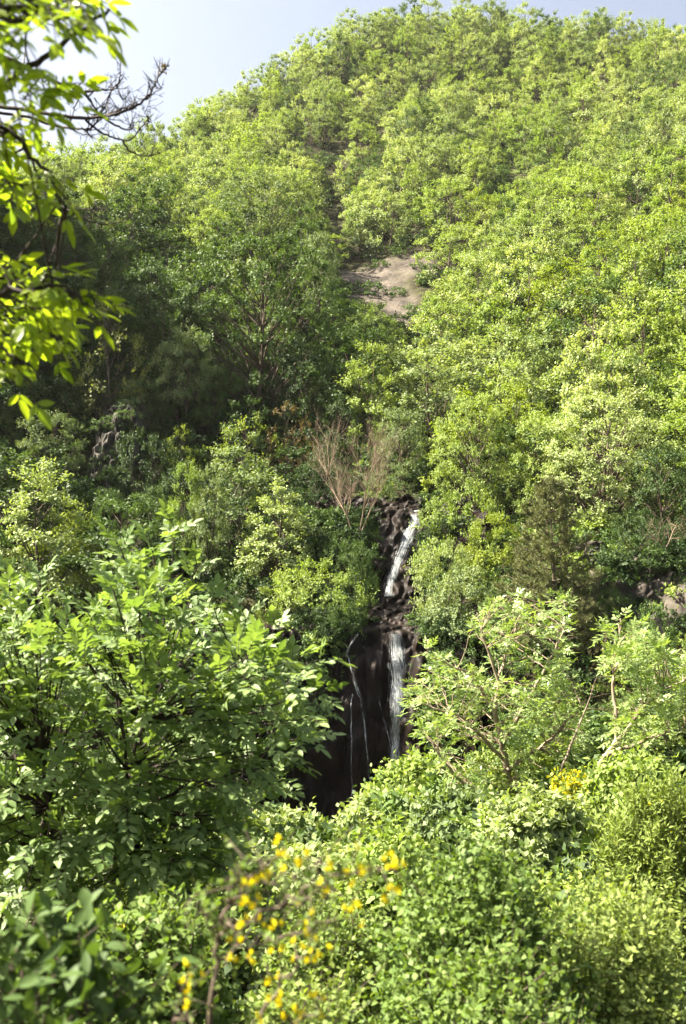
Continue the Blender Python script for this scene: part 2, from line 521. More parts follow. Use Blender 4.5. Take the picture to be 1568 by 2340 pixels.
w = stream('waterfall', [(905, 1448, 46), (909, 1500, 60), (913, 1560, 66), (908, 1610, 54), (905, 1680, 42), (904, 1740, 40), (896, 1790, 44)], M['fall'],
           'tall white lower waterfall dropping down the dark rock', 'waterfall')
w = stream('waterfall', [(957, 1166, 46), (940, 1205, 48), (925, 1245, 46), (908, 1290, 36), (893, 1325, 32), (886, 1362, 34)], M['fall'],
           'upper slanting waterfall sliding down its chute above the ledge', 'waterfall')
w = stream('water_trickle', [(792, 1488, 8), (800, 1515, 10), (808, 1550, 12), (815, 1580, 26), (822, 1592, 12)], M['trickle'],
           'thin trickle of water left of the main fall', 'waterfall')
stream('rivulet', [(806, 1585, 7), (803, 1640, 6), (803, 1720, 5), (804, 1830, 5)], M['trickle'], None, parent=w)
stream('rivulet', [(824, 1590, 7), (830, 1640, 9), (836, 1690, 9), (843, 1760, 10), (848, 1830, 9)], M['trickle'], None, parent=w)
stream('rivulet', [(818, 1448, 10), (800, 1475, 10), (792, 1490, 8)], M['trickle'], None, parent=w)
stream('rivulet', [(862, 1585, 4), (877, 1640, 5), (893, 1710, 5)], M['trickle'], None, parent=w)

# stream bed at the foot of the fall
m, nt, out = new_mat('stream_water')
pb = nt.nodes.new('ShaderNodeBsdfPrincipled')
pb.inputs['Base Color'].default_value = (.020, .016, .012, 1); pb.inputs['Roughness'].default_value = .12
nz = nt.nodes.new('ShaderNodeTexNoise'); nz.inputs['Scale'].default_value = 9
bp = nt.nodes.new('ShaderNodeBump'); bp.inputs['Strength'].default_value = .5
nt.links.new(nz.outputs['Fac'], bp.inputs['Height']); nt.links.new(bp.outputs[0], pb.inputs['Normal'])
nt.links.new(pb.outputs[0], out.inputs['Surface'])
zs = ground(0.2, 44.5) + .12
pool = []
for k in range(40):
    a = k / 40 * 2 * math.pi
    r = 1 + .18 * mnoise.noise((math.cos(a) * 2, math.sin(a) * 2, 4))
    pool.append((-.2 + 3.8 * r * math.cos(a), 43.2 + 3.0 * r * math.sin(a), zs))
tag(link('stream_water', mesh_arrays('stream_water', pool, [np.arange(40)[None]], [m])), kind='structure')


def boulder_mesh(seed, mat):
    V, F = [], []
    n, k = 14, 22
    for i in range(n + 1):
        for j in range(k):
            th = math.pi * i / n; ph = 2 * math.pi * j / k
            d = Vector((math.sin(th) * math.cos(ph), math.sin(th) * math.sin(ph), math.cos(th)))
            r = 1 + .35 * mnoise.fractal(d * 1.2 + Vector((seed, 0, 0)), 1, 2, 4) + .12 * abs(mnoise.noise(d * 3.1 + Vector((0, seed, 0))))
            V.append(d * r)
    for i in range(n):
        for j in range(k):
            F.append((i * k + j, (i + 1) * k + j, (i + 1) * k + (j + 1) % k, i * k + (j + 1) % k))
    return mesh_arrays('boulder', [tuple(v) for v in V], [F], [mat])


BM = [boulder_mesh(s, M['wetrock']) for s in (1.3, 4.4, 8.1)]
for k, (dx, dy, Y, s) in enumerate(((735, 1905, 42.5, .8), (700, 1880, 43, .6), (770, 1890, 43.2, .5), (690, 1850, 44.5, .7), (745, 1870, 44.4, .5))):
    p = P(dx, dy, Y)
    o = link('boulder', BM[k % 3])
    o.location = (p.x, p.y, max(ground(p.x, p.y), zs - .3) + s * .15)
    o.scale = (s * 1.3, s, s * .7); o.rotation_euler = (0, 0, k * 1.9)
    tag(o, 'dark wet boulder in the shaded stream bed under the fall', 'boulder', 'boulders in the stream bed')

# shaded cliff on the left slope
def face(name, dx0, dx1, rows, mat, amp, label, seed, curve=1.5, parent=None, nu=70, nv=80):
    path = []
    for (dy, Y) in rows:
        p = P((dx0 + dx1) / 2, dy, Y)
        path.append((p.y, p.z, 0))
    xa, xb = P(dx0, 1000, rows[0][1]).x, P(dx1, 1000, rows[0][1]).x
    o = link(name, rock_sheet(name, path, xa, xb, nu, nv, mat, amp, curve, seed), parent)
    if label:
        tag(o, label, 'rock face')
    return o


face('rock_face', 165, 275, ((1170, 64.5), (1100, 66), (1000, 67.5), (950, 68.8), (915, 71)), M['palerock'], .9, 'shaded rock face with pale lichen streaks on the left slope', 5.0, curve=-2.5)
face('rock_face', 1380, 1640, ((1450, 44.2), (1400, 45.2), (1340, 46.2), (1270, 47.5), (1235, 51)), M['brownrock'], .7, 'grey brown rock face beside the pine at the right edge', 9.0, curve=1.2)


# ------------------------------------------------------------------ trees
def unit_rand(rng, *shape):
    return norm(rng.normal(size=shape + (3,)))


def make_tree(seed, H=7.0, R=3.0, cb=.15, shape='round', nclump=45, cr=.9, ntwig=12, nleaf=9, ll=.2, lw=.11, up=.35, outw=.5, inner=.45,
              trunk_r=.12, trunk_top=.85, limbs=True, flat=.8, stems=1, tmpl=T_DIAMOND, nup=.7, twigs=False, twig_r=.006, lean=.25, droop=0.0, limb_r=.4):
    rng = np.random.default_rng(seed)
    C = []
    while len(C) < nclump:
        best, bd = None, -1
        for _ in range(9):
            t = rng.random() ** .8
            if shape == 'round':
                rad = math.sqrt(max(0, 1 - (abs(t - .42) / .6) ** 2.2))
            elif shape == 'cone':
                rad = (1 - t) ** .75 * .95 + .06
            elif shape == 'umbrella':
                rad = math.sqrt(max(0, 1 - (abs(t - .6) / .62) ** 2))
            else:
                rad = (1 - abs(t - .35) ** 1.4) * .95
            a = rng.random() * 2 * math.pi
            r = rad * R * (inner + (1 - inner) * math.sqrt(rng.random()))
            lob = 1 + .18 * math.sin(a * 2 + seed) + .12 * math.sin(a * 3 + seed * 2.3)
            c = np.array([r * lob * math.cos(a), r * lob * math.sin(a), H * (cb + (1 - cb) * t * .95)])
            dmin = min((np.linalg.norm((c - q) * np.array([1, 1, .9])) for q in C), default=9)
            if dmin > bd:
                best, bd = c, dmin
        C.append(best)
    C = np.array(C)
    sz = cr * rng.uniform(.65, 1.3, nclump)
    axis = np.array([0, 0, 1.0])
    out_h = C.copy(); out_h[:, 2] = (C[:, 2] - H * (cb + .25)) * .6
    out_h = norm(out_h)
    d = norm(unit_rand(rng, nclump, ntwig) + out_h[:, None] * outw + axis * up)
    ln = sz[:, None] * rng.uniform(.55, 1.1, (nclump, ntwig))
    t = (np.arange(nleaf) + rng.random((nclump, ntwig, nleaf))) / nleaf * .8 + .2
    pos = C[:, None, None] + d[:, :, None] * (ln[:, :, None] * t)[..., None]
    pos[..., 2] = C[:, None, None, 2] + (pos[..., 2] - C[:, None, None, 2]) * flat - droop * (ln[:, :, None] * t ** 2)
    pos += rng.normal(size=pos.shape) * (ll * .35)
    ax = norm(d[:, :, None] * .7 + unit_rand(rng, nclump, ntwig, nleaf) * .9 - axis * droop * .6)
    nn = norm(axis * nup * .55 + d[:, :, None] * .55 + out_h[:, None, None] * .5 + unit_rand(rng, nclump, ntwig, nleaf) * .5)
    k = nclump * ntwig * nleaf
    lv = Leaves()
    clt = np.repeat(rng.random(nclump), ntwig * nleaf)
    tint = np.clip(clt * .45 + rng.random(k) * .55, 0, 1)
    lv.add(pos.reshape(-1, 3), ax.reshape(-1, 3), nn.reshape(-1, 3), ll * rng.uniform(.65, 1.25, k), lw * rng.uniform(.7, 1.2, k), tint)
    lv.p[0][:, 2] = np.maximum(lv.p[0][:, 2], .02 * H)
    V, F, T = lv.arrays(tmpl)
    tb = Tubes(5)
    trunks = []
    for s in range(stems):
        a = 2 * math.pi * s / stems + rng.random()
        n = 9
        tt = np.linspace(0, 1, n)
        sp = (R * .45 if stems > 1 else R * lean * rng.uniform(.2, 1))
        px = math.cos(a) * sp * tt ** 1.3 + rng.normal(size=n).cumsum() * R * .012
        py = math.sin(a) * sp * tt ** 1.3 + rng.normal(size=n).cumsum() * R * .012
        px[0] = py[0] = 0
        if stems > 1:
            px += math.cos(a) * trunk_r * .7; py += math.sin(a) * trunk_r * .7
        tp = np.stack([px, py, tt * H * trunk_top - .25], -1)
        tb.add(tp, trunk_r * (1 - tt * .88), 7)
        trunks.append(tp)
    if limbs:
        for c, z in zip(C, sz):
            tp = min(trunks, key=lambda q: np.min(np.linalg.norm(q - c, axis=1)))
            hd = np.linalg.norm(c[:2])
            zs_ = max(c[2] - hd * .75 - .1 * H, .06 * H)
            i = int(np.argmin(np.abs(tp[:, 2] - zs_)))
            s0 = tp[i]
            tt = np.linspace(0, 1, 5)[:, None]
            mid = (s0 + c) / 2 + np.array([0, 0, -.06 * H]) * (1 if rng.random() < .7 else -.4) + rng.normal(size=3) * .04 * R
            line = (1 - tt) ** 2 * s0 + 2 * tt * (1 - tt) * mid + tt ** 2 * c
            tb.add(line, np.linspace(trunk_r * limb_r * (1 - .5 * i / 9), trunk_r * .07, 5), 4)
    if twigs:
        for i in range(nclump):
            for j in range(ntwig):
                e = C[i] + d[i, j] * ln[i, j] * np.array([1, 1, flat]); e[2] -= droop * ln[i, j]
                tb.add(np.array([C[i], (C[i] + e) / 2 + [0, 0, droop * ln[i, j] * .25], e]), [twig_r, twig_r * .8, twig_r * .4], 3)
    tv, tf = tb.arrays()
    return V, F, T, tv, tf


LIB = {}


def kind(name, variants, **kw):
    out = []
    for v in variants:
        V, F, T, tv, tf = make_tree(v, **kw)
        out.append((mesh_arrays(name + '_crown', V, F, [M['mid']], tint=T), mesh_arrays(name + '_trunk', tv, tf, [M['bark']], smooth=True), kw.get('H', 7.0), kw.get('R', 3.0)))
    LIB[name] = out


kind('broad', (1, 2, 3, 4), H=7, R=3.0, nclump=50, cr=1.0, ntwig=15, nleaf=14, ll=.165, lw=.11)
kind('upright', (11, 12, 13), H=7, R=2.0, cb=.06, shape='upright', nclump=44, cr=.95, ntwig=14, nleaf=13, ll=.145, lw=.095, up=1.1, flat=1.0, nup=.45, stems=3, trunk_r=.07)
kind('bush', (21, 22, 23), H=4, R=2.3, cb=.08, nclump=40, cr=.85, ntwig=14, nleaf=13, ll=.125, lw=.085, up=.6, stems=4, trunk_r=.05, trunk_top=.6)
kind('conical', (31, 32), H=6, R=2.3, cb=.05, shape='cone', nclump=60, cr=.75, ntwig=13, nleaf=13, ll=.135, lw=.095, up=.6, trunk_r=.1)
kind('big', (41, 42), H=12, R=4.8, cb=.12, nclump=100, cr=1.15, ntwig=16, nleaf=15, ll=.19, lw=.125, trunk_r=.22, inner=.5, flat=.65)
kind('sparse', (51, 52), H=6, R=2.6, cb=.2, nclump=34, cr=.75, ntwig=7, nleaf=6, ll=.17, lw=.13, trunk_r=.09, outw=.3)


def combined(seed, name, **kw):
    V, F, T, tv, tf = make_tree(seed, **kw)
    FF = list(F) + [tf + len(V)]
    fm = np.concatenate([np.zeros(sum(len(f) for f in F), int), np.ones(len(tf), int)])
    return mesh_arrays(name, np.concatenate([V, tv]), FF, [M['far'], M['bark']], fmat=fm, tint=np.concatenate([T, np.full(len(tv), .5)]))


FKW = dict(ntwig=13, nleaf=12, inner=.45, ll=.21, lw=.15)
FAR = [combined(61, 'hillside_tree', H=7.5, R=2.7, cb=.1, nclump=26, cr=1.15, trunk_r=.12, up=.7, flat=1.0, **FKW),
       combined(62, 'hillside_tree', H=8.5, R=2.3, cb=.1, shape='upright', nclump=26, cr=1.1, trunk_r=.12, up=1.0, flat=1.1, **FKW),
       combined(63, 'hillside_tree', H=7, R=2.9, cb=.1, nclump=28, cr=1.1, trunk_r=.1, stems=3, up=.7, flat=1.0, **FKW),
       combined(64, 'hillside_tree', H=6.5, R=2.4, cb=.05, shape='cone', nclump=26, cr=1.1, trunk_r=.1, up=1.0, flat=1.1, **FKW)]
LOW = [combined(71, 'low_shrub', H=1.3, R=.95, cb=.02, nclump=14, cr=.5, ntwig=8, nleaf=7, ll=.17, lw=.12, trunk_r=.03, stems=3, inner=.1, up=.8),
       combined(72, 'low_shrub', H=1.0, R=1.1, cb=.02, nclump=14, cr=.5, ntwig=8, nleaf=7, ll=.16, lw=.12, trunk_r=.03, stems=3, inner=.1, up=.8)]


def tree_name(k):
    return {'broad': 'broadleaf_tree', 'upright': 'young_tree', 'bush': 'bush', 'conical': 'conical_tree', 'big': 'large_tree', 'sparse': 'sparse_tree'}[k]


FEATURES = []


def place(kind_, dx, dyb, dyt, w, label, cat, leaf, Y=None, bark='bark', var=0, rot=None, group=None, name=None):
    if Y is None:
        h = hit(dx, dyb)
        p = h if h is not None else P(dx, dyb, 60)
    else:
        p = P(dx, dyb, Y)
    crown, trunk, H, R = LIB[kind_][var % len(LIB[kind_])]
    g = ground(p.x, p.y)
    ztop = P(dx, dyt, p.y).z
    gz = min(p.z, g) if p.z - g < 2.5 else p.z - .3
    gz = max(gz, p.z - 2.5)
    width = w / KD * p.y
    sz = max(ztop - gz, .5) / (H * 1.06)
    sx = width / (2 * R * 1.12)
    e = empty(name or tree_name(kind_), (p.x, p.y, gz))
    e.scale = (sx, sx, sz)
    e.rotation_euler = (0, 0, rot if rot is not None else (dx * 1.7 + dyt) % 6.28)
    link('crown', crown, e, M[leaf])
    link('trunk', trunk, e, M[bark])
    tag(e, label, cat, group)
    FEATURES.append((p.x, p.y, width / 2))
    return e


exec_features = True
F_ = place
# --- left slope; dark leaf colour partly stands for its shade
F_('big', 590, 975, 505, 380, 'largest dark green tree on the left slope, reaching up to the bare earth scar', 'tree', 'mid', Y=80, var=0)
F_('big', 590, 640, 385, 260, 'pale green tree rising above and behind the large dark tree', 'tree', 'grey', Y=112, var=1)
F_('broad', 728, 720, 520, 110, 'pale leafed tree touching the bare earth scar on its left', 'tree', 'grey', Y=92, var=2)
F_('broad', 425, 930, 745, 140, 'pale leaf tree standing out before the dark left slope', 'tree', 'grey', Y=74, var=1)
F_('sparse', 255, 925, 670, 220, 'sparse yellowish tree with thin trunk above the shaded rock face', 'tree', 'olive', Y=74, var=0)
F_('broad', 115, 1090, 930, 140, 'grey green tree left of the shaded rock face', 'tree', 'grey', Y=66, var=3)
F_('bush', 60, 1010, 900, 110, 'small dim bush at the left edge above the grey green tree', 'bush', 'mid', Y=72, var=1)
F_('conical', 95, 1330, 1035, 330, 'pale cone shaped tree near the left edge, brightly lit', 'tree', 'pale', Y=52, var=0)
F_('bush', 168, 1370, 1165, 150, 'yellow green bush below the pale cone shaped tree', 'bush', 'yellow', Y=53, var=0)
F_('bush', 250, 1300, 1125, 100, 'thin dark bush between the pale cone tree and the two peaked tree', 'bush', 'mid', Y=58, var=2)
F_('upright', 425, 1330, 1052, 110, 'narrow green tree forming the left peak of a pair', 'tree', 'fresh', Y=57, var=0)
F_('upright', 480, 1335, 1050, 110, 'narrow green tree forming the right peak of a pair', 'tree', 'grey', Y=56, var=1)
F_('bush', 360, 1270, 1110, 110, 'low green bush left of the pair of narrow trees', 'bush', 'mid', Y=58, var=1)
F_('conical', 635, 1370, 1080, 250, 'bright pale green tree left of the upper waterfall', 'tree', 'pale', Y=55, var=1)
F_('bush', 720, 1500, 1275, 240, 'bright spreading bush overhanging the dark rock wall', 'bush', 'fresh', Y=50.5, var=1)
F_('bush', 650, 1510, 1310, 150, 'bush filling the bank left of the overhanging one', 'bush', 'fresh', Y=52, var=2)
F_('bush', 815, 1410, 1240, 100, 'deep green bush in front of the foot of the upper waterfall', 'bush', 'mid', Y=53.2, var=2)
F_('bush', 775, 1390, 1235, 120, 'deep green bush between the pale tree and the upper waterfall', 'bush', 'mid', Y=54, var=0)
F_('sparse', 565, 1115, 940, 150, 'yellow green small tree in the middle of the dark slope', 'tree', 'yellow', Y=68, var=1)
F_('sparse', 412, 1060, 965, 90, 'tiny yellowish bush on the dark slope beside the rock face', 'bush', 'yellow', Y=70, var=0)
F_('sparse', 660, 1110, 910, 130, 'rusty brown half bare tree right of the yellow green one', 'tree', 'rust', Y=70, var=0)
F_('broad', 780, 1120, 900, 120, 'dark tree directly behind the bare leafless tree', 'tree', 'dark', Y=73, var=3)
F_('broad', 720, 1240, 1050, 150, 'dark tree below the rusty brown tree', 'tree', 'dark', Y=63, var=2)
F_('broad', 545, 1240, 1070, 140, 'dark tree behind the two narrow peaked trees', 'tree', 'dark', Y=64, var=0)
F_('broad', 345, 800, 590, 190, 'rounded tree on the upper left slope with a lit top', 'tree', 'mid', Y=88, var=1)
F_('broad', 160, 720, 500, 210, 'dark rounded tree behind the hanging leaves at the left edge', 'tree', 'mid', Y=96, var=0)
F_('sparse', 345, 560, 375, 140, 'thin half bare tree on the left skyline below the twigs', 'tree', 'olive', Y=122, var=1)
F_('broad', 500, 660, 470, 160, 'bright green tree left of the tall pale one', 'tree', 'fresh', Y=104, var=2)
F_('broad', 490, 1010, 830, 150, 'shaded green tree below the largest dark tree', 'tree', 'mid', Y=76, var=3)
F_('broad', 690, 1000, 760, 190, 'dark green tree under the right flank of the largest tree', 'tree', 'dark', Y=77, var=0)
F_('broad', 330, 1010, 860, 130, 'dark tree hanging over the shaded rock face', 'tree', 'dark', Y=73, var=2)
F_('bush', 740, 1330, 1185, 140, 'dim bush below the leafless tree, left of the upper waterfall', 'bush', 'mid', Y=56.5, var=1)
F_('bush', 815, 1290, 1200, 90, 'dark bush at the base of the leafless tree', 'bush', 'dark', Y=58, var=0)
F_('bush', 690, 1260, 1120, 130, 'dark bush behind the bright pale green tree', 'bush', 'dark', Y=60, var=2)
F_('bush', 890, 1160, 1060, 110, 'small bush over the head of the upper waterfall', 'bush', 'grey', Y=64, var=1)
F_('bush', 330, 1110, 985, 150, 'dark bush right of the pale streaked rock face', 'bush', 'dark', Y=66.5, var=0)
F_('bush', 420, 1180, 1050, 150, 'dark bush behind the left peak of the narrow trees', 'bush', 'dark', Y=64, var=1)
F_('bush', 790, 1475, 1375, 130, 'low dark bush on the ledge above the rock wall', 'bush', 'mid', Y=49.6, var=0)
F_('bush', 690, 1640, 1490, 130, 'dark bush at the left edge of the rock wall', 'bush', 'dark', Y=46.5, var=1)
# --- right slope and middle
F_('broad', 835, 870, 690, 160, 'rounded yellow green tree at the foot of the bare earth scar', 'tree', 'fresh', Y=98, var=0)
F_('broad', 880, 950, 790, 140, 'light green tree below the rounded yellow green one', 'tree', 'pale', Y=86, var=1)
F_('broad', 920, 1090, 925, 150, 'leafy tree directly above the upper waterfall', 'tree', 'grey', Y=68, var=2)
F_('broad', 985, 1010, 820, 150, 'pale tree on the sunny slope above the waterfall', 'tree', 'pale', Y=78, var=0)
F_('big', 1085, 1200, 880, 220, 'round green tree with a shaded underside right of the falls', 'tree', 'fresh', Y=61, var=0)
F_('big', 1370, 1240, 880, 340, 'broadest bright green tree on the right slope with pale leaves', 'tree', 'pale', Y=56, var=1)
F_('broad', 1235, 1170, 930, 170, 'green tree wedged between the round and the broadest tree', 'tree', 'fresh', Y=59, var=3)
F_('broad', 1520, 1260, 1010, 200, 'dark green tree over the grey brown rock face', 'tree', 'dark', Y=51, var=2)
F_('broad', 1540, 1040, 860, 200, 'yellow green tree cut by the right edge of the view', 'tree', 'fresh', Y=64, var=1)
F_('bush', 1060, 1300, 1110, 210, 'sunlit bush bordering the upper waterfall on its right', 'bush', 'fresh', Y=55.5, var=0)
F_('bush', 1010, 1395, 1225, 150, 'pale leaved bush right beside the foot of the upper waterfall', 'bush', 'pale', Y=51.5, var=1)
F_('bush', 1060, 1510, 1300, 220, 'grey green bush right of the top of the lower waterfall', 'bush', 'grey', Y=49, var=2)
F_('bush', 1130, 1360, 1180, 160, 'bush with yellow tips between the waterfall and the pine', 'bush', 'yellow', Y=53, var=2)
F_('bush', 1150, 1560, 1420, 200, 'dim bush under the pine on the right bank', 'bush', 'mid', Y=46, var=0)
F_('bush', 1040, 1640, 1480, 150, 'shaded bush hanging beside the lower waterfall', 'bush', 'mid', Y=47, var=1)
F_('bush', 1490, 1580, 1385, 170, 'shaded bush with pale leaf tips below the grey brown rock face', 'bush', 'mid', Y=40, var=2)
F_('broad', 1540, 1760, 1500, 180, 'dark bush at the right edge behind the flowering ash', 'bush', 'dark', Y=36, var=1)
F_('bush', 1400, 1450, 1340, 100, 'small bush on the ledge right of the pine', 'bush', 'mid', Y=44.5, var=0)
F_('bush', 1460, 1300, 1160, 150, 'dark creeper covered bush hanging over the rock face', 'bush', 'dark', Y=48.5, var=1)


# ------------------------------------------------------------------ pine
def make_pine(seed, H=9.0, R=2.6):
    rng = np.random.default_rng(seed)
    tb, lv = Tubes(5), Leaves()
    tt = np.linspace(0, 1, 14)
    tb.add(np.stack([.12 * np.sin(tt * 4), .08 * np.cos(tt * 3), tt * H - .2], -1), .14 * (1 - tt * .9), 7)
    nw = 15
    for i in range(nw):
        h = H * (.14 + .84 * i / (nw - 1))
        L = R * (1 - (i / nw) ** 1.35) * 1.05 + .2
        nb = int(rng.integers(5, 8))
        for b in range(nb):
            a = rng.random() * .5 + b * 2 * math.pi / nb + i
            l = L * rng.uniform(.65, 1.1)
            s = np.linspace(0, 1, 6)
            rise = .30 + .5 * i / nw
            br = np.stack([math.cos(a) * l * s, math.sin(a) * l * s, h + l * rise * s ** 1.4 - .15 * l * s], -1)
            tb.add(br, np.linspace(.035, .01, 6), 4)
            for q in range(int(5 + l * 5)):
                f = rng.uniform(.3, 1.0)
                c = np.array([np.interp(f, s, br[:, k]) for k in range(3)])
                dirb = norm(br[-1] - br[0])
                sd = norm(dirb * .6 + unit_rand(rng) * .8 + np.array([0, 0, .55]))
                ll = rng.uniform(.25, .55) * (1.2 - f * .4)
                e = c + sd * ll
                tb.add(np.array([c, e]), [.012, .006], 3)
                n = 46
                f2 = rng.random(n) ** .6
                p = c + (e - c) * f2[:, None]
                ax = norm(sd * .75 + unit_rand(rng, n) * .75)
                lv.add(p, ax, unit_rand(rng, n), rng.uniform(.16, .28, n), .026, np.clip(rng.random() * .5 + rng.random(n) * .5, 0, 1))
    V, F, T = lv.arrays(T_BLADE)
    tv, tf = tb.arrays()
    return mesh_arrays('pine_crown', V, F, [M['needle']], tint=T), mesh_arrays('pine_trunk', tv, tf, [M['bark']], smooth=True)


pc, pt = make_pine(5)
p = P(1262, 1500, 45)
gz = min(ground(p.x, p.y), p.z)
e = empty('pine_tree', (p.x, p.y, gz))
zt = P(1262, 1112, 45).z
e.scale = (1.02, 1.02, (zt - gz) / 8.95)
link('crown', pc, e); link('trunk', pt, e)
tag(e, 'dull grey green pine with long needles on the right bank', 'pine tree')
FEATURES.append((p.x, p.y, 2.4))


# ------------------------------------------------------------------ leafless trees
def bare_tree(seed, H, spread=.5, levels=4, nk=(7, 6, 5), r0=.07, stems=4, upw=.5):
    rng = np.random.default_rng(seed)
    tb = Tubes(5)

    def grow(p, d, L, r, lev):
        n = 6
        q = [np.array(p, float)]
        dd = np.array(d, float)
        for i in range(n):
            dd = norm(dd + rng.normal(size=3) * .10 + np.array([0, 0, .05]))
            q.append(q[-1] + dd * L / n)
        q = np.array(q)
        tb.add(q, np.linspace(r, r * .35, n + 1), 6 if lev == 0 else (4 if lev == 1 else 3))
        if lev >= levels - 1:
            return
        for k in range(nk[lev]):
            f = rng.uniform(.3, 1.0)
            c = np.array([np.interp(f * n, np.arange(n + 1), q[:, a]) for a in range(3)])
            s = unit_rand(rng)
            nd = norm(dd * .9 + s * spread * 1.3 + np.array([0, 0, upw * .4]))
            grow(c, nd, L * rng.uniform(.4, .62), r * .42, lev + 1)

    for s in range(stems):
        a = s * 2 * math.pi / stems + rng.random()
        grow((math.cos(a) * .08, math.sin(a) * .08, -.2), norm(np.array([math.cos(a) * spread, math.sin(a) * spread, 1])), H * .62, r0, 0)
    return tb.arrays()


tv, tf = bare_tree(3, 6.6, spread=.5, r0=.05, nk=(9, 8, 6))
p = P(815, 1225, 57.0)
e = link('leafless_tree', mesh_arrays('leafless_tree', tv, tf, [M['tan']], smooth=True))
e.location = (p.x, p.y, p.z)
e.scale = (1, 1, 1.05)
tag(e, 'leafless tan tree with fine bare twigs left of the upper waterfall', 'tree')
FEATURES.append((p.x, p.y, 2.5))
tv, tf = bare_tree(8, 2.0, spread=.9, r0=.03, stems=2)
p = P(1520, 1240, 46.8)
e = link('dry_shrub', mesh_arrays('dry_shrub', tv, tf, [M['tan']], smooth=True)); e.location = p
tag(e, 'small dry leafless shrub hanging before the grey brown rock face', 'shrub')


# ------------------------------------------------------------------ pinnate-leaved plants
def pinnate(lv, tb, rng, base, d, n, L, pairs, ll, lw, droop=.25, tint=None, rr=.0018):
    """one compound leaf: a drooping rachis, paired leaflets and an end leaflet"""
    d = norm(np.asarray(d)); n = norm(np.asarray(n))
    s = norm(np.cross(n, d)); n = np.cross(d, s)
    k = 5
    t = np.linspace(0, 1, k)
    rp = base + d * (L * t)[:, None] + np.array([0, 0, -1]) * (droop * L * t ** 2)[:, None]
    if tb is not None:
        tb.add(rp, np.linspace(rr, rr * .5, k), 3)
    tt = rng.random() if tint is None else tint
    f = np.repeat(np.linspace(.28, .93, pairs), 2)
    sg = np.tile([1, -1], pairs)
    pos = np.stack([np.interp(f, t, rp[:, a]) for a in range(3)], -1)
    dirt = norm(rp[-1] - rp[-2]) * .5 + d * .5
    ax = dirt * .72 + s * sg[:, None] + n * rng.normal(.0, .16, (len(f), 1)) + rng.normal(size=(len(f), 3)) * .13 + np.array([0, 0, -.18])
    nn = n + s * (sg * -.25)[:, None] + rng.normal(size=(len(f), 3)) * .22
    size = 1 - .35 * np.abs(f - .62) / .4
    lv.add(pos, ax, nn, ll * size * rng.uniform(.85, 1.12, len(f)), lw * size * rng.uniform(.85, 1.12, len(f)), np.clip(tt * .7 + rng.random(len(f)) * .3, 0, 1))
    lv.add(rp[-1:], dirt[None] + rng.normal(size=(1, 3)) * .1, n[None], ll * 1.05, lw, tt)


def spray(lv, tb, rng, tip, d, nl, L, pairs, ll, lw, spread=.9, stem=.25, droop=.3, up=.45):
    """a shoot end carrying several compound leaves"""
    d = norm(np.asarray(d, float))
    for i in range(nl):
        f = i / max(nl - 1, 1)
        b = tip - d * stem * (1 - f)
        a = i * 2.4 + rng.random()
        s1 = norm(np.cross(d, [0.2, 0.1, 1])); s2 = np.cross(d, s1)
        dd = d * (.35 + .6 * f) + (s1 * math.cos(a) + s2 * math.sin(a)) * spread * (1 - .45 * f) + np.array([0, 0, .12])
        pinnate(lv, tb, rng, b, dd, np.array([0, 0, 1.0]) + d * .3 * up + rng.normal(size=3) * .3, L * rng.uniform(.75, 1.15), pairs, ll, lw, droop * rng.uniform(.4, 1.4))


def in_poly(x, y, poly):
    c = False
    n = len(poly)
    for i in range(n):
        x1, y1 = poly[i]; x2, y2 = poly[(i + 1) % n]
        if (y1 > y) != (y2 > y) and x < (x2 - x1) * (y - y1) / (y2 - y1) + x1:
            c = not c
    return c


def bough(tb, a, b, r0, r1, sag, rng, n=7, sides=5, wob=.02):
    t = np.linspace(0, 1, n)[:, None]
    a, b = np.asarray(a, float), np.asarray(b, float)
    mid = (a + b) / 2 + np.array([0, 0, sag])
    q = (1 - t) ** 2 * a + 2 * t * (1 - t) * mid + t * t * b
    q[1:-1] += rng.normal(size=(n - 2, 3)) * wob
    tb.add(q, np.linspace(r0, r1, n), sides)
    return q


def finish(name, base, lv, tmpl, leafmat, tb, barkmat, label, cat, leafname='crown', stemname='trunk', extra=()):
    e = empty(name, base)
    b = np.asarray(base)
    V, F, T = lv.arrays(tmpl)
    link(leafname, mesh_arrays(name + '_leaves', V - b, F, [leafmat], tint=T), e)
    tv, tf = tb.arrays()
    link(stemname, mesh_arrays(name + '_stems', tv - b, tf, [barkmat], smooth=True), e)
    for (pn, l2, tm, mt) in extra:
        V, F, T = l2.arrays(tm)
        link(pn, mesh_arrays(name + '_' + pn, V - b, F, [mt], tint=T), e)
    tag(e, label, cat)
    return e


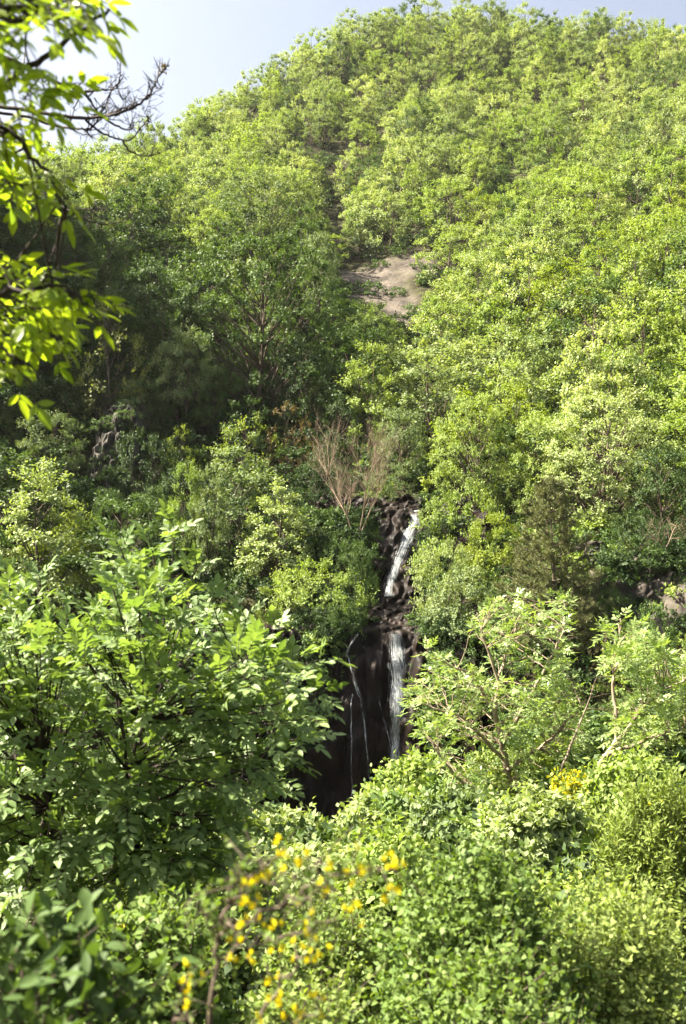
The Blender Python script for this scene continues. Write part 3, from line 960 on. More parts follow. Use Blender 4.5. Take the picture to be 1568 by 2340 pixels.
# large near ash bush, left
rng = np.random.default_rng(101)
lv, tb = Leaves(), Tubes(5)
poly = [(-260, 1280), (0, 1275), (60, 1260), (140, 1330), (200, 1360), (265, 1310), (290, 1215), (400, 1175), (470, 1265), (540, 1370), (640, 1400), (690, 1500),
        (725, 1580), (705, 1660), (640, 1760), (570, 1840), (530, 2000), (300, 2040), (0, 2000), (-260, 1950)]
base = P(250, 2250, 5.2); base.z = ground(base.x, base.y)
stems = []
for (dx, dy, Y) in ((370, 1460, 5.0), (120, 1520, 5.4), (560, 1560, 4.9), (-80, 1520, 5.6), (330, 1650, 4.3), (620, 1700, 5.1), (100, 1750, 4.4)):
    stems.append(bough(tb, np.array(base) + rng.normal(size=3) * [.12, .12, 0], P(dx, dy, Y), .016, .005, .25, rng, 9))
stems_all = np.concatenate(stems)
tips = []
fixed = [(275, 1222, 4.6), (340, 1195, 4.7), (400, 1185, 4.8), (450, 1270, 4.8), (740, 1505, 4.6), (735, 1580, 4.6), (720, 1672, 4.7), (690, 1500, 4.7), (630, 1412, 4.8),
         (560, 1380, 4.8), (600, 1470, 4.6), (200, 1370, 4.4), (90, 1290, 5.2), (20, 1290, 5.2), (640, 1780, 4.7), (600, 1830, 4.8), (250, 1400, 4.3), (480, 1330, 4.7)]
while len(tips) < 450:
    dx, dy = rng.uniform(-140, 730), rng.uniform(1180, 2060)
    if in_poly(dx + 20, dy - 70, poly):
        Y = rng.uniform(3.9, 4.7) if rng.random() < .55 else rng.uniform(4.7, 6.2)
        tips.append((dx, dy, Y))
for i, (dx, dy, Y) in enumerate(fixed + tips):
    if i < len(fixed) and dy < 1450:
        dy += 28
    if i >= len(fixed) and dx > 560 and rng.random() < .35:
        continue
    tip = np.array(P(dx, dy, Y))
    j = np.argmin(np.linalg.norm(stems_all - (tip + np.array(base) * .15) / 1.15, axis=1))
    s0 = stems_all[j]
    d = norm(tip - s0 + np.array([0, 0, .15]))
    bough(tb, s0, tip, .006, .0025, -.02, rng, 5, 4, .006)
    spray(lv, tb, rng, tip, d, int(rng.integers(4, 7)), .128, 4, .061, .029, stem=.13)
finish('ash_bush', base, lv, T_LEAF, M['ash'], tb, M['darkbark'], 'large near bush with glossy paired leaflets filling the lower left', 'bush')

# two ash trees on the near right bank
def ash_tree(seed, dxb, dyb, Y, poly, ntip, limbs, label, leafmat, depth, hang):
    rng = np.random.default_rng(seed)
    lv, tb = Leaves(), Tubes(5)
    base = P(dxb, dyb, Y); base.z = ground(base.x, base.y)
    allp = []
    for (path, r) in limbs:
        q = [np.array(base) + rng.normal(size=3) * [.05, .05, 0]] if path[0] is None else []
        q += [np.array(P(*c)) for c in path if c is not None]
        q = np.array(q)
        t = np.linspace(0, len(q) - 1, len(q) * 5)
        pp = np.stack([np.interp(t, np.arange(len(q)), q[:, k]) for k in range(3)], -1)
        for _ in range(3):
            pp[1:-1] = pp[:-2] * .25 + pp[1:-1] * .5 + pp[2:] * .25
        pp[1:-1] += rng.normal(size=(len(pp) - 2, 3)) * .015
        tb.add(pp, np.linspace(r, r * .25, len(pp)), 6)
        allp.append(pp)
    A = np.concatenate(allp)
    xs = [c[0] for c in poly]; ys = [c[1] for c in poly]
    n = 0
    while n < ntip:
        dx, dy = rng.uniform(min(xs), max(xs)), rng.uniform(min(ys), max(ys))
        if not in_poly(dx, dy, poly):
            continue
        tip = np.array(P(dx, dy, Y + rng.uniform(-depth, depth)))
        j = np.argmin(np.linalg.norm(A - tip + np.array([0, 0, .35]), axis=1))
        d = norm(tip - A[j] + np.array([0, 0, .2]))
        if np.linalg.norm(tip - A[j]) > .25:
            bough(tb, A[j], tip, .012, .004, hang, rng, 5, 4, .02)
        spray(lv, tb, rng, tip, d, int(rng.integers(5, 8)), .27, 4, .125, .046, stem=.18, droop=.4)
        n += 1
    return finish('ash_tree', base, lv, T_DIAMOND, leafmat, tb, M['palebark'], label, 'tree')


ash_tree(201, 1165, 1850, 19.5,
         [(930, 1610), (960, 1480), (1060, 1470), (1090, 1390), (1160, 1355), (1290, 1370), (1300, 1440), (1330, 1500), (1360, 1620), (1340, 1780), (1200, 1850), (1020, 1840), (980, 1720)], 230,
         [([None, (1160, 1750, 19.4), (1130, 1620, 19.2), (1150, 1500, 19.3), (1200, 1390, 19.5)], .075), ([(1155, 1740, 19.4), (1060, 1640, 18.8), (940, 1600, 18.5)], .04),
          ([(1135, 1640, 19.3), (1080, 1540, 19), (960, 1490, 18.8)], .04), ([(1150, 1700, 19.5), (1230, 1560, 19.8), (1290, 1440, 20)], .05),
          ([None, (1040, 1780, 18.7), (990, 1700, 18.3)], .04), ([(1160, 1760, 19.3), (1260, 1690, 19.2), (1340, 1600, 19)], .045), ([(1140, 1560, 19.2), (1100, 1450, 19.2), (1090, 1400, 19.4)], .03)],
         'pale green ash tree with a bare forked trunk right of the lower waterfall', M['ashpale'], 1.5, .05)
ash_tree(202, 1330, 1860, 17.5,
         [(1370, 1440), (1420, 1400), (1480, 1440), (1530, 1490), (1640, 1470), (1680, 1640), (1620, 1760), (1500, 1740), (1400, 1700), (1390, 1600), (1440, 1540), (1390, 1520)], 160,
         [([None, (1360, 1760, 17.4), (1410, 1700, 17.3), (1480, 1600, 17.2), (1600, 1530, 17)], .06), ([(1410, 1700, 17.3), (1400, 1560, 17.5), (1420, 1430, 17.6)], .04),
          ([(1380, 1730, 17.3), (1480, 1690, 17.0), (1600, 1650, 16.8)], .045), ([None, (1270, 1780, 17.8), (1330, 1650, 17.9), (1380, 1500, 18)], .035)],
         'leaning ash tree with a pale slanting trunk at the right edge', M['ashpale'], 1.3, .05)

# ------------------------------------------------------------------ near tree whose boughs hang in at the top left
rng = np.random.default_rng(303)
lv, tb, tw = Leaves(), Tubes(6), Tubes(5)
base = np.array([-2.15, 2.5, ground(-2.15, 2.5)])
tk = np.array([base + [0, 0, -.2], [-2.1, 2.5, -.6], [-1.95, 2.45, .4], [-1.9, 2.4, 1.3], [-1.8, 2.4, 2.4]])
t = np.linspace(0, 4, 24)
tk = np.stack([np.interp(t, np.arange(5), tk[:, k]) for k in range(3)], -1)
for _ in range(4):
    tk[1:-1] = tk[:-2] * .25 + tk[1:-1] * .5 + tk[2:] * .25
tb.add(tk, np.linspace(.085, .045, 24), 9)


def trunk_at(z):
    return tk[int(np.argmin(np.abs(tk[:, 2] - z)))]


def near_bough(pts, r, dest, wob=.004):
    q = np.array([np.array(P(*c)) for c in pts])
    t = np.linspace(0, len(q) - 1, len(q) * 5)
    pp = np.stack([np.interp(t, np.arange(len(q)), q[:, k]) for k in range(3)], -1)
    for _ in range(3):
        pp[1:-1] = pp[:-2] * .25 + pp[1:-1] * .5 + pp[2:] * .25
    pp[1:-1] += rng.normal(size=(len(pp) - 2, 3)) * wob
    dest.add(pp, np.linspace(r, r * .3, len(pp)), 5)
    return pp


boughs = []
for pts, r in (([(-900, 330, 2.4), (-300, 250, 2.2), (0, 205, 2.1), (90, 130, 2.0), (200, 60, 2.0), (250, 20, 2.0)], .011),
               ([(-900, 400, 2.4), (-300, 330, 2.2), (-40, 260, 2.1), (40, 320, 2.05), (110, 400, 2.05), (150, 470, 2.05)], .010),
               ([(-900, 800, 2.4), (-300, 720, 2.1), (-60, 690, 1.95), (60, 660, 1.9), (140, 650, 1.9), (200, 690, 1.9)], .009),
               ([(-300, 760, 2.1), (-80, 790, 1.95), (20, 800, 1.9), (70, 850, 1.9)], .006),
               ([(-300, 60, 2.2), (-60, 60, 2.0), (60, 40, 1.9), (180, -30, 1.9)], .007)):
    pp = near_bough(pts, r, tb)
    boughs.append(pp)
    if pts[0][0] == -900:
        tb.add(np.array([trunk_at(pp[0][2] - .25), (trunk_at(pp[0][2] - .1) + pp[0]) / 2 + [0, 0, -.03], pp[0]]), [.022, .016, r], 6)
AB = np.concatenate(boughs)
regions = [([(-220, -120), (150, -120), (250, -10), (255, 50), (190, 45), (150, 85), (90, 130), (0, 120), (-220, 140)], 60),
           ([(60, 150), (150, 150), (220, 190), (200, 240), (100, 230)], 3),
           ([(-220, 200), (0, 190), (90, 260), (130, 330), (165, 440), (130, 480), (60, 400), (-220, 420)], 44),
           ([(-220, 560), (0, 560), (80, 590), (160, 640), (215, 700), (170, 720), (120, 790), (90, 870), (40, 830), (-220, 860)], 56)]
for poly, n in regions:
    xs = [c[0] for c in poly]; ys = [c[1] for c in poly]
    k = 0
    while k < n:
        dx, dy = rng.uniform(min(xs), max(xs)), rng.uniform(min(ys), max(ys))
        if not in_poly(dx, dy, poly):
            continue
        tip = np.array(P(dx - (62 if dy < 500 else 40), dy, rng.uniform(1.5, 2.1) if dy < 160 else rng.uniform(1.9, 2.5)))
        j = np.argmin(np.linalg.norm(AB - tip, axis=1))
        d = norm(tip - AB[j] + np.array([.08, -.02, -.02]))
        bough(tb, AB[j], tip, .003, .0015, .01, rng, 5, 4, .003)
        spray(lv, tb, rng, tip, d, int(rng.integers(3, 5)), .060, 2, .046, .0195, stem=.03, droop=.5, spread=.7)
        k += 1
for (dx, dy, dr) in ((60, 850, (.3, 0, -.8)), (200, 700, (.9, 0, -.2)), (215, 690, (.8, .1, -.3)), (150, 440, (.4, 0, -.8)), (165, 430, (.7, .2, -.5)), (240, 20, (.6, 0, -.7)), (225, 25, (.9, 0, -.2)),
                     (90, 180, (.6, 0, -.6)), (150, 660, (.8, -.2, .1)), (120, 720, (.7, 0, -.5)), (95, 240, (.9, 0, .2)), (180, 220, (.8, 0, .2))):
    spray(lv, tb, rng, np.array(P(dx - 30, dy - 20, 1.95)), dr, 3, .065, 2, .050, .021, stem=.03, droop=.45, spread=.6)
e = finish('overhanging_tree', base, lv, T_LEAF, M['branchleaf'], tb, M['darkbark'], 'near tree at the left edge with sunny yellow green leaves hanging over the view', 'tree', 'leaves', 'trunk')

# bare dark twigs: a leafless neighbour a little farther away
rng = np.random.default_rng(404)
base = np.array([-2.3, 3.6, ground(-2.3, 3.6)])
tv0 = np.array([base + [0, 0, -.2], [-2.2, 3.6, -.5], [-2.1, 3.55, .5], [-2.0, 3.5, 1.6], [-1.9, 3.5, 2.3]])
t = np.linspace(0, 4, 20)
tk = np.stack([np.interp(t, np.arange(5), tv0[:, k]) for k in range(3)], -1)
tw = Tubes(5)
tw.add(tk, np.linspace(.05, .022, 20), 8)
Y0 = 3.3
TWIGS = [([(-600, 40, 3.5), (-200, 110, 3.4), (0, 165, 3.3), (50, 180, 3.3), (120, 220, 3.3), (180, 245, 3.3), (245, 268, 3.3), (272, 310, 3.3), (290, 335, 3.3)], .0085),
         ([(-500, 330, 3.5), (-100, 300, 3.4), (70, 318, 3.35), (160, 335, 3.3), (245, 345, 3.3), (300, 340, 3.25), (345, 328, 3.2), (400, 308, 3.2), (437, 275, 3.2), (455, 240, 3.2), (468, 212, 3.2), (482, 198, 3.2)], .007),
         ([(-500, 350, 3.5), (-100, 320, 3.4), (70, 335, 3.4), (140, 362, 3.4), (200, 372, 3.35), (240, 378, 3.3), (270, 372, 3.3), (290, 340, 3.3), (310, 300, 3.3), (330, 255, 3.3)], .0055),
         ([(245, 268, 3.3), (300, 262, 3.3), (345, 258, 3.3)], .004), ([(340, 258, 3.3), (352, 220, 3.3), (350, 178, 3.3)], .003), ([(345, 262, 3.3), (358, 295, 3.3), (380, 262, 3.3)], .0025),
         ([(290, 335, 3.3), (335, 365, 3.3), (370, 380, 3.3), (390, 375, 3.3), (385, 340, 3.3)], .004), ([(250, 350, 3.3), (290, 385, 3.3), (330, 402, 3.3), (380, 412, 3.3), (420, 360, 3.25), (435, 340, 3.2)], .004),
         ([(358, 410, 3.3), (375, 440, 3.3), (410, 455, 3.3), (450, 452, 3.25), (490, 435, 3.2)], .0035), ([(235, 275, 3.3), (215, 320, 3.3), (200, 370, 3.3)], .0025),
         ([(200, 372, 3.35), (250, 395, 3.3), (290, 390, 3.3)], .0025), ([(300, 340, 3.25), (350, 318, 3.2), (382, 308, 3.2), (398, 318, 3.2)], .003), ([(275, 285, 3.3), (295, 312, 3.3), (305, 300, 3.3)], .002),
         ([(425, 290, 3.2), (450, 270, 3.2), (470, 258, 3.2)], .0025), ([(432, 348, 3.2), (420, 320, 3.2)], .002), ([(420, 365, 3.22), (440, 350, 3.2)], .002), ([(440, 450, 3.25), (452, 420, 3.2)], .002),
         ([(120, 220, 3.3), (90, 260, 3.3), (60, 300, 3.3)], .0025), ([(140, 232, 3.3), (150, 275, 3.3), (180, 290, 3.3)], .0022), ([(-200, 640, 3.5), (-20, 480, 3.4), (80, 420, 3.3), (105, 500, 3.3), (130, 560, 3.3), (175, 600, 3.25), (210, 620, 3.2)], .005),
         ([(210, 620, 3.2), (250, 640, 3.2), (300, 655, 3.2), (350, 648, 3.2), (385, 640, 3.2)], .0035), ([(200, 615, 3.2), (250, 610, 3.2), (300, 607, 3.2)], .0028), ([(262, 610, 3.2), (285, 632, 3.2), (320, 638, 3.2)], .002)]
for pts, r in TWIGS:
    pts = [(a * .784, b * .784, c) for a, b, c in pts]
    pp = near_bough(pts, r * 1.15, tw, .0012)
    if pts[0][0] < -150:
        j = int(np.argmin(np.abs(tk[:, 2] - pp[0][2] + .1)))
        tw.add(np.array([tk[j], (tk[j] + pp[0]) / 2, pp[0]]), [.014, .011, r], 6)
    m_ = max(2, int(len(pp) * .55))
    for _ in range(m_):
        i = int(rng.integers(len(pp) // 3, len(pp)))
        if pp[i][0] < -1.2:
            continue
        d = norm(pp[min(i + 1, len(pp) - 1)] - pp[i - 1] + unit_rand(rng) * .8 + np.array([0, 0, .25]))
        ln = rng.uniform(.02, .07)
        q = np.array([pp[i], pp[i] + d * ln * .5, pp[i] + d * ln + [0, 0, .01]])
        tw.add(q, [r * .4, r * .3, .0008], 3)
        for _2 in range(2):
            d2 = norm(d + unit_rand(rng) * .9)
            tw.add(np.array([q[1], q[1] + d2 * ln * .4]), [.0011, .0006], 3)
tv, tf = tw.arrays()
e = empty('leafless_sapling', base)
link('trunk', mesh_arrays('sapling_twigs', tv - base, tf, [M['darkbark']], smooth=True), e)
tag(e, 'leafless sapling at the left edge with dark bare twigs against the sky', 'sapling')
pb_ = P(378, 153, 3.2)
bud = Leaves()
k = 26
bud.add(np.array(pb_) + RNG.normal(size=(k, 3)) * .006, unit_rand(RNG, k), unit_rand(RNG, k), .014, .008)
V, F, T = bud.arrays(T_DIAMOND)
link('bud', mesh_arrays('bud', V - base, F, [M['rust']], tint=T), e)


# ------------------------------------------------------------------ near shrubs
def near_shrub(name, seed, dxb, Y, dyt, w, leaf, label, cat, tmpl=T_DIAMOND, ll=.03, lw=.022, n=70, ntwig=13, nleaf=11, up=.7, stemmat='bark', flowers=0, depth=1.0, cr=.3, shape='round', flat=1.0, nup=.6, cb=.05):
    b = P(dxb, 1500, Y)
    b.z = ground(b.x, b.y)
    H = P(dxb, dyt, Y).z - b.z
    R = w / KD * Y / 2
    H = max(H - cr * .75, .3); R = max(R - cr * .5, .2)
    V, F, T, tv, tf = make_tree(seed, H=H, R=R, cb=cb, shape=shape, nclump=n, cr=cr, ntwig=ntwig, nleaf=nleaf, ll=ll, lw=lw, up=up, flat=flat, stems=5,
                                trunk_r=.016, trunk_top=.7, tmpl=tmpl, twigs=True, twig_r=.002, nup=nup, inner=.25)
    e = empty(name, b)
    e.scale = (1, depth, 1)
    link('crown', mesh_arrays(name + '_crown', V, F, [M[leaf]], tint=T), e)
    link('stems', mesh_arrays(name + '_stems', tv, tf, [M[stemmat]], smooth=True), e)
    if flowers:
        rg = np.random.default_rng(seed + 5)
        lv = Leaves()
        idx = rg.integers(0, len(V), flowers)
        for i in idx:
            k = 4
            lv.add(np.repeat(V[i][None], k, 0) + rg.normal(size=(k, 3)) * .004, unit_rand(rg, k), unit_rand(rg, k), .016, .013)
        V2, F2, T2 = lv.arrays(T_PETAL)
        link('blossoms', mesh_arrays(name + '_blossoms', V2, F2, [M['petal']], tint=T2), e)
    tag(e, label, cat)
    return e


near_shrub('leafy_shrub', 501, 1080, 3.1, 1865, 620, 'shrub', 'near green shrub with small round leaves in the lower middle', 'shrub', ll=.023, lw=.017, n=200, cr=.22, ntwig=14, nleaf=14, nup=.4, stemmat='greenstem')
near_shrub('leafy_shrub', 502, 1400, 3.3, 1985, 520, 'fresh', 'near pale green shrub with small leaves in the lower right corner', 'shrub', ll=.022, lw=.015, n=190, cr=.22, ntwig=14, nleaf=13, nup=.4, stemmat='greenstem')
near_shrub('leafy_shrub', 503, 760, 3.6, 2010, 480, 'fresh', 'bright small leaved shrub behind the yellow flowers', 'shrub', ll=.024, lw=.017, n=140, cr=.2, ntwig=13)
near_shrub('leafy_shrub', 504, 330, 2.9, 1990, 560, 'shrub', 'shady green shrub dotted with yellow flowers below the large near bush', 'shrub', ll=.032, lw=.022, n=130, cr=.22, flowers=60)
near_shrub('leafy_shrub', 505, 60, 1.5, 1930, 480, 'mid', 'very near blurred dark green bush in the lower left corner', 'shrub', ll=.040, lw=.020, n=85, cr=.16, ntwig=10, nleaf=7, tmpl=T_LEAF)
near_shrub('leafy_shrub', 506, 1130, 2.6, 2120, 560, 'shrub', 'low dark green shrub at the bottom edge right of the yellow flowers', 'shrub', ll=.023, lw=.018, n=140, cr=.20, ntwig=13, nleaf=13, nup=.4)
near_shrub('leafy_shrub', 507, 700, 2.7, 2180, 420, 'fresh', 'low bright shrub at the bottom edge under the yellow flowers', 'shrub', ll=.022, lw=.016, n=110, cr=.17)
near_shrub('broom_bush', 511, 1500, 8.0, 1760, 330, 'broomleaf', 'fine stemmed yellow green broom bush at the right edge', 'broom', ll=.055, lw=.016, n=120, cr=.4, up=1.3, shape='upright', nup=.2, ntwig=16, nleaf=13, flowers=60, stemmat='greenstem')
near_shrub('broom_bush', 512, 1310, 15.0, 1765, 150, 'broomleaf', 'broom covered in deep yellow blossom below the leaning ash tree', 'broom', ll=.07, lw=.03, n=70, cr=.28, up=.9, nup=.2, flowers=0, stemmat='greenstem')
for (dx, Y, dyt, w, leaf, lab, sd) in ((960, 21, 1725, 240, 'fresh', 'bright green bush on the bank in front of the lower waterfall', 521),
                                       (870, 19.5, 1800, 190, 'pale', 'pale bush at the lip of the bank below the waterfall', 522),
                                       (640, 17, 1850, 230, 'pale', 'pale bush left of the dark stream bed', 523),
                                       (1060, 16, 1800, 220, 'grey', 'grey green bush under the pale ash tree', 524),
                                       (740, 12, 1930, 260, 'pale', 'low pale bush above the yellow flowers', 525),
                                       (900, 11, 1905, 260, 'fresh', 'low bright bush right of the dark stream bed', 526),
                                       (1450, 14, 1720, 260, 'fresh', 'bright bush at the foot of the leaning ash tree', 527),
                                       (1220, 13, 1800, 260, 'pale', 'pale bush at the foot of the pale ash tree', 528),
                                       (520, 9, 1900, 260, 'pale', 'pale bush behind the right flank of the large near bush', 529),
                                       (60, 9, 1760, 380, 'pale', 'pale bush half hidden behind the large near bush', 530)):
    near_shrub('bank_bush', sd, dx, Y, dyt, w, leaf, lab, 'bush', ll=.06 + .0035 * Y, lw=.04 + .0022 * Y, n=90, cr=.018 * Y + .12, ntwig=13, nleaf=11)

# petals of the broom under the leaning ash
e = bpy.data.objects['broom_bush.001']
V = np.zeros(len(bpy.data.objects['broom_bush.001'].children[0].data.vertices) * 3, np.float32)
e.children[0].data.vertices.foreach_get('co', V)
V = V.reshape(-1, 3)
V = V[V[:, 2] > V[:, 2].max() * .45]
lv = Leaves()
idx = RNG.integers(0, len(V), 2200)
lv.add(V[idx], unit_rand(RNG, 2200), unit_rand(RNG, 2200), .05, .045)
Vp, Fp, Tp = lv.arrays(T_PETAL)
link('blossoms', mesh_arrays('broom_blossoms', Vp, Fp, [M['petal']], tint=Tp), e)

# near flowering broom in the foreground
rng = np.random.default_rng(606)
lv, tb, fl = Leaves(), Tubes(5), Leaves()
base = np.array(P(470, 2700, 1.32)); base[2] = ground(base[0], base[1])
P13 = lambda x, y, Y=1.3: np.array(P(x, y, Y))
STEMS = [([(470, 2700, 1.32), (485, 2330, 1.3), (495, 2150, 1.3), (520, 2060, 1.3), (600, 1985, 1.3), (640, 1955, 1.3)], .0042),
         ([(495, 2150, 1.3), (560, 2105, 1.28), (640, 2070, 1.27), (740, 2040, 1.25), (800, 2020, 1.25)], .003),
         ([(500, 2200, 1.3), (590, 2150, 1.35), (680, 2135, 1.36), (770, 2090, 1.37)], .0028),
         ([(520, 2060, 1.3), (600, 2020, 1.32), (700, 1985, 1.33), (760, 1970, 1.34)], .0026),
         ([(640, 2070, 1.27), (740, 2010, 1.25), (840, 1985, 1.24), (900, 1990, 1.24)], .0026),
         ([(470, 2700, 1.32), (560, 2400, 1.36), (620, 2280, 1.38), (700, 2180, 1.38), (720, 2110, 1.38)], .0032),
         ([(470, 2700, 1.32), (415, 2420, 1.26), (420, 2300, 1.24), (430, 2230, 1.24)], .003),
         ([(560, 2400, 1.36), (680, 2330, 1.3), (760, 2290, 1.28)], .0028),
         ([(495, 2150, 1.3), (470, 2090, 1.27), (440, 2050, 1.26)], .0022), ([(520, 2060, 1.3), (540, 2000, 1.28), (560, 1950, 1.27)], .0022)]
SP = []
for pts, r in STEMS:
    SP.append(near_bough(pts, r, tb))
for pp in SP:
    for i in range(4, len(pp)):
        for _ in range(1):
            d = norm(pp[i] - pp[i - 1] + unit_rand(rng) * .8)
            ln = rng.uniform(.02, .07)
            tb.add(np.array([pp[i], pp[i] + d * ln]), [.001, .0006], 3)
            k = 5
            f = rng.random(k)
            lv.add(pp[i] + d * (ln * f)[:, None], d + unit_rand(rng, k) * .8, unit_rand(rng, k), .011, .005)


def pea_flower(c, s):
    a = unit_rand(rng)
    a[2] = abs(a[2]) * .4
    a = norm(a)
    up = np.array([0, 0, 1.0])
    sd = norm(np.cross(a, up))
    t = rng.random()
    fl.add([c], [up * .9 - a * .25], [a], s * 1.0, s * 1.05, t)        # banner
    fl.add([c, c], [a + sd * .35, a - sd * .35], [sd + up * .2, -sd + up * .2], s * .85, s * .5, t)  # wings
    fl.add([c], [a - up * .25], [sd], s * .8, s * .4, t)              # keel


for (x, y, Y, n, rad) in ((900, 1995, 1.24, 12, 34), (645, 1955, 1.3, 7, 24), (600, 2022, 1.31, 6, 22), (690, 1970, 1.33, 6, 20), (750, 1978, 1.34, 4, 14), (560, 2095, 1.28, 5, 26),
                          (520, 2150, 1.3, 3, 14), (790, 2080, 1.36, 7, 26), (830, 1980, 1.24, 5, 18), (435, 2240, 1.24, 5, 20), (435, 2280, 1.24, 5, 20), (700, 2130, 1.36, 4, 20), (640, 2115, 1.27, 4, 20),
                          (630, 2225, 1.38, 5, 24), (725, 2190, 1.38, 5, 24), (580, 2075, 1.28, 6, 24), (590, 2325, 1.36, 4, 20), (660, 2310, 1.3, 7, 30), (740, 2300, 1.28, 6, 26), (800, 2020, 1.25, 4, 16),
                          (560, 2170, 1.35, 4, 20), (720, 2080, 1.26, 4, 20), (680, 2200, 1.38, 4, 20), (530, 2200, 1.3, 2, 12), (620, 2290, 1.38, 4, 18), (740, 2040, 1.25, 4, 16), (580, 2030, 1.3, 4, 18)):
    for _ in range(max(2, int(n * .8))):
        pea_flower(P13(x + rng.normal() * rad * .75, y + rng.normal() * rad * .9, Y + rng.normal() * .015), rng.uniform(.0068, .0098))
e = finish('flowering_broom', base, lv, T_DIAMOND, M['shrub'], tb, M['bark'], 'near broom with grey stems and bright yellow pea flowers, lower middle', 'broom', 'leaves', 'stems', [('blossoms', fl, T_PETAL, M['petal'])])

# ------------------------------------------------------------------ trees on the slopes
def proj(x, y, z):
    c, s_ = math.cos(PITCH), math.sin(PITCH)
    dep = y * c + z * s_
    return 784 + KD * x / dep, 1170 - KD * (z * c - y * s_) / dep


CLEAR = [([(775, 555), (790, 690), (850, 705), (900, 720), (925, 720), (935, 650), (950, 620), (1010, 600), (1010, 580), (930, 575), (850, 590), (790, 545), (772, 470), (760, 400), (784, 310), (768, 310), (740, 400), (748, 500)], 95, 195),
         ([(180, 960), (250, 950), (255, 1070), (180, 1070)], 40, 72),
         ([(755, 950), (885, 950), (905, 1130), (830, 1200), (780, 1200)], 40, 66),
         ([(1400, 1290), (1540, 1290), (1540, 1380), (1400, 1380)], 25, 46),
         ([(690, 1430), (800, 1430), (850, 1370), (885, 1180), (975, 1150), (970, 1200), (925, 1300), (925, 1420), (975, 1560), (975, 1700), (900, 1800), (770, 1900), (690, 1850)], 25, 60)]


def blocks(x, y, g, h, r):
    for poly, y0, y1 in CLEAR:
        if y0 < y < y1:
            for f in (.3, .6, .85, 1.0):
                for sx in (-.6, 0, .6):
                    dx, dy = proj(x + sx * r, y, g + f * h)
                    if in_poly(dx, dy, poly):
                        return True
    return False


def visible_top(x, y, z):
    v = Vector((x, y, z))
    r = TB.ray_cast(Vector((0, 0, 0)), v.normalized(), v.length - 1.0)
    return r[0] is None


def clear_of(x, y, k=.62):
    for (a, b, r) in FEATURES:
        if (x - a) ** 2 + (y - b) ** 2 < (r * k + .6) ** 2:
            return False
    return True


cand = []
rg = np.random.default_rng(909)
y = 50.0
while y < 330:
    s = 4.7 if y < 120 else 4.9
    half = y * .345 + 7
    for x in np.arange(-half, half, s):
        px, py = x + rg.uniform(-.45, .45) * s, y + rg.uniform(-.45, .45) * s
        cand.append((px, py))
    y += s * .9
spots = []
for (x, y) in cand:
    if y < 62 and -6.5 < x - .2 * (y - 46) < 7.5:
        continue
    if scar_mask(np.array([x]), np.array([y]))[0] > .25 and rg.random() < .85:
        continue
    if abs(x - (.6 + (y - 46) * .06)) < 2.2 and y < 66:
        continue
    if y < 58 and -9 < x < 16:
        continue
    if not clear_of(x, y):
        continue
    g = ground(x, y)
    h = rg.uniform(.55, 1.15) * (1.3 if rg.random() < .25 else 1)
    if y > 120:
        h = .95 * rg.uniform(.5, .85) if rg.random() < .4 else rg.uniform(.85, 1.3)
    top = g + 7.0 * h
    if not visible_top(x, y, top):
        continue
    if blocks(x, y, g, 7.0 * h, 2.4):
        continue
    spots.append((x, y, g, h))
spots.sort(key=lambda q: q[1])
NI = 290
print('slope trees', len(spots))
for i, (x, y, g, h) in enumerate(spots[:NI]):
    o = link('hillside_tree', FAR[int(rg.integers(0, 4))])
    o.location = (x, y, g - .3)
    w_ = rg.uniform(.85, 1.2) * (.55 + .55 * h)
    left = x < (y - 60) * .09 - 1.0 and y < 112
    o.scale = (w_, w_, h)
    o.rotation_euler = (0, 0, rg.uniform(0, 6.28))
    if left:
        mk = 'dark' if rg.random() < (.75 if y < 84 else .25) else ('mid' if rg.random() < .75 else 'grey')  # leaf colours darkened to imitate the shade on this slope
        tint_ = {'dark': 'shade-darkened green', 'mid': 'mid green', 'grey': 'greyish green'}[mk]
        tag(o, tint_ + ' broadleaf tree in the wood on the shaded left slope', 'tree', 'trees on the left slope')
    else:
        mk = ('fresh', 'fresh', 'pale', 'far', 'far', 'fresh', 'far', 'grey', 'yellow', 'mid', 'fresh', 'pale')[int(rg.integers(0, 12))]
        tint_ = {'fresh': 'fresh green', 'far': 'light green', 'pale': 'pale leaved', 'grey': 'greyish green', 'yellow': 'yellowish', 'mid': 'darker green'}[mk]
        tag(o, tint_ + ' broadleaf tree in the wood on the sunny slope', 'tree', 'trees on the sunny slope')
    set_mat(o, M[mk])


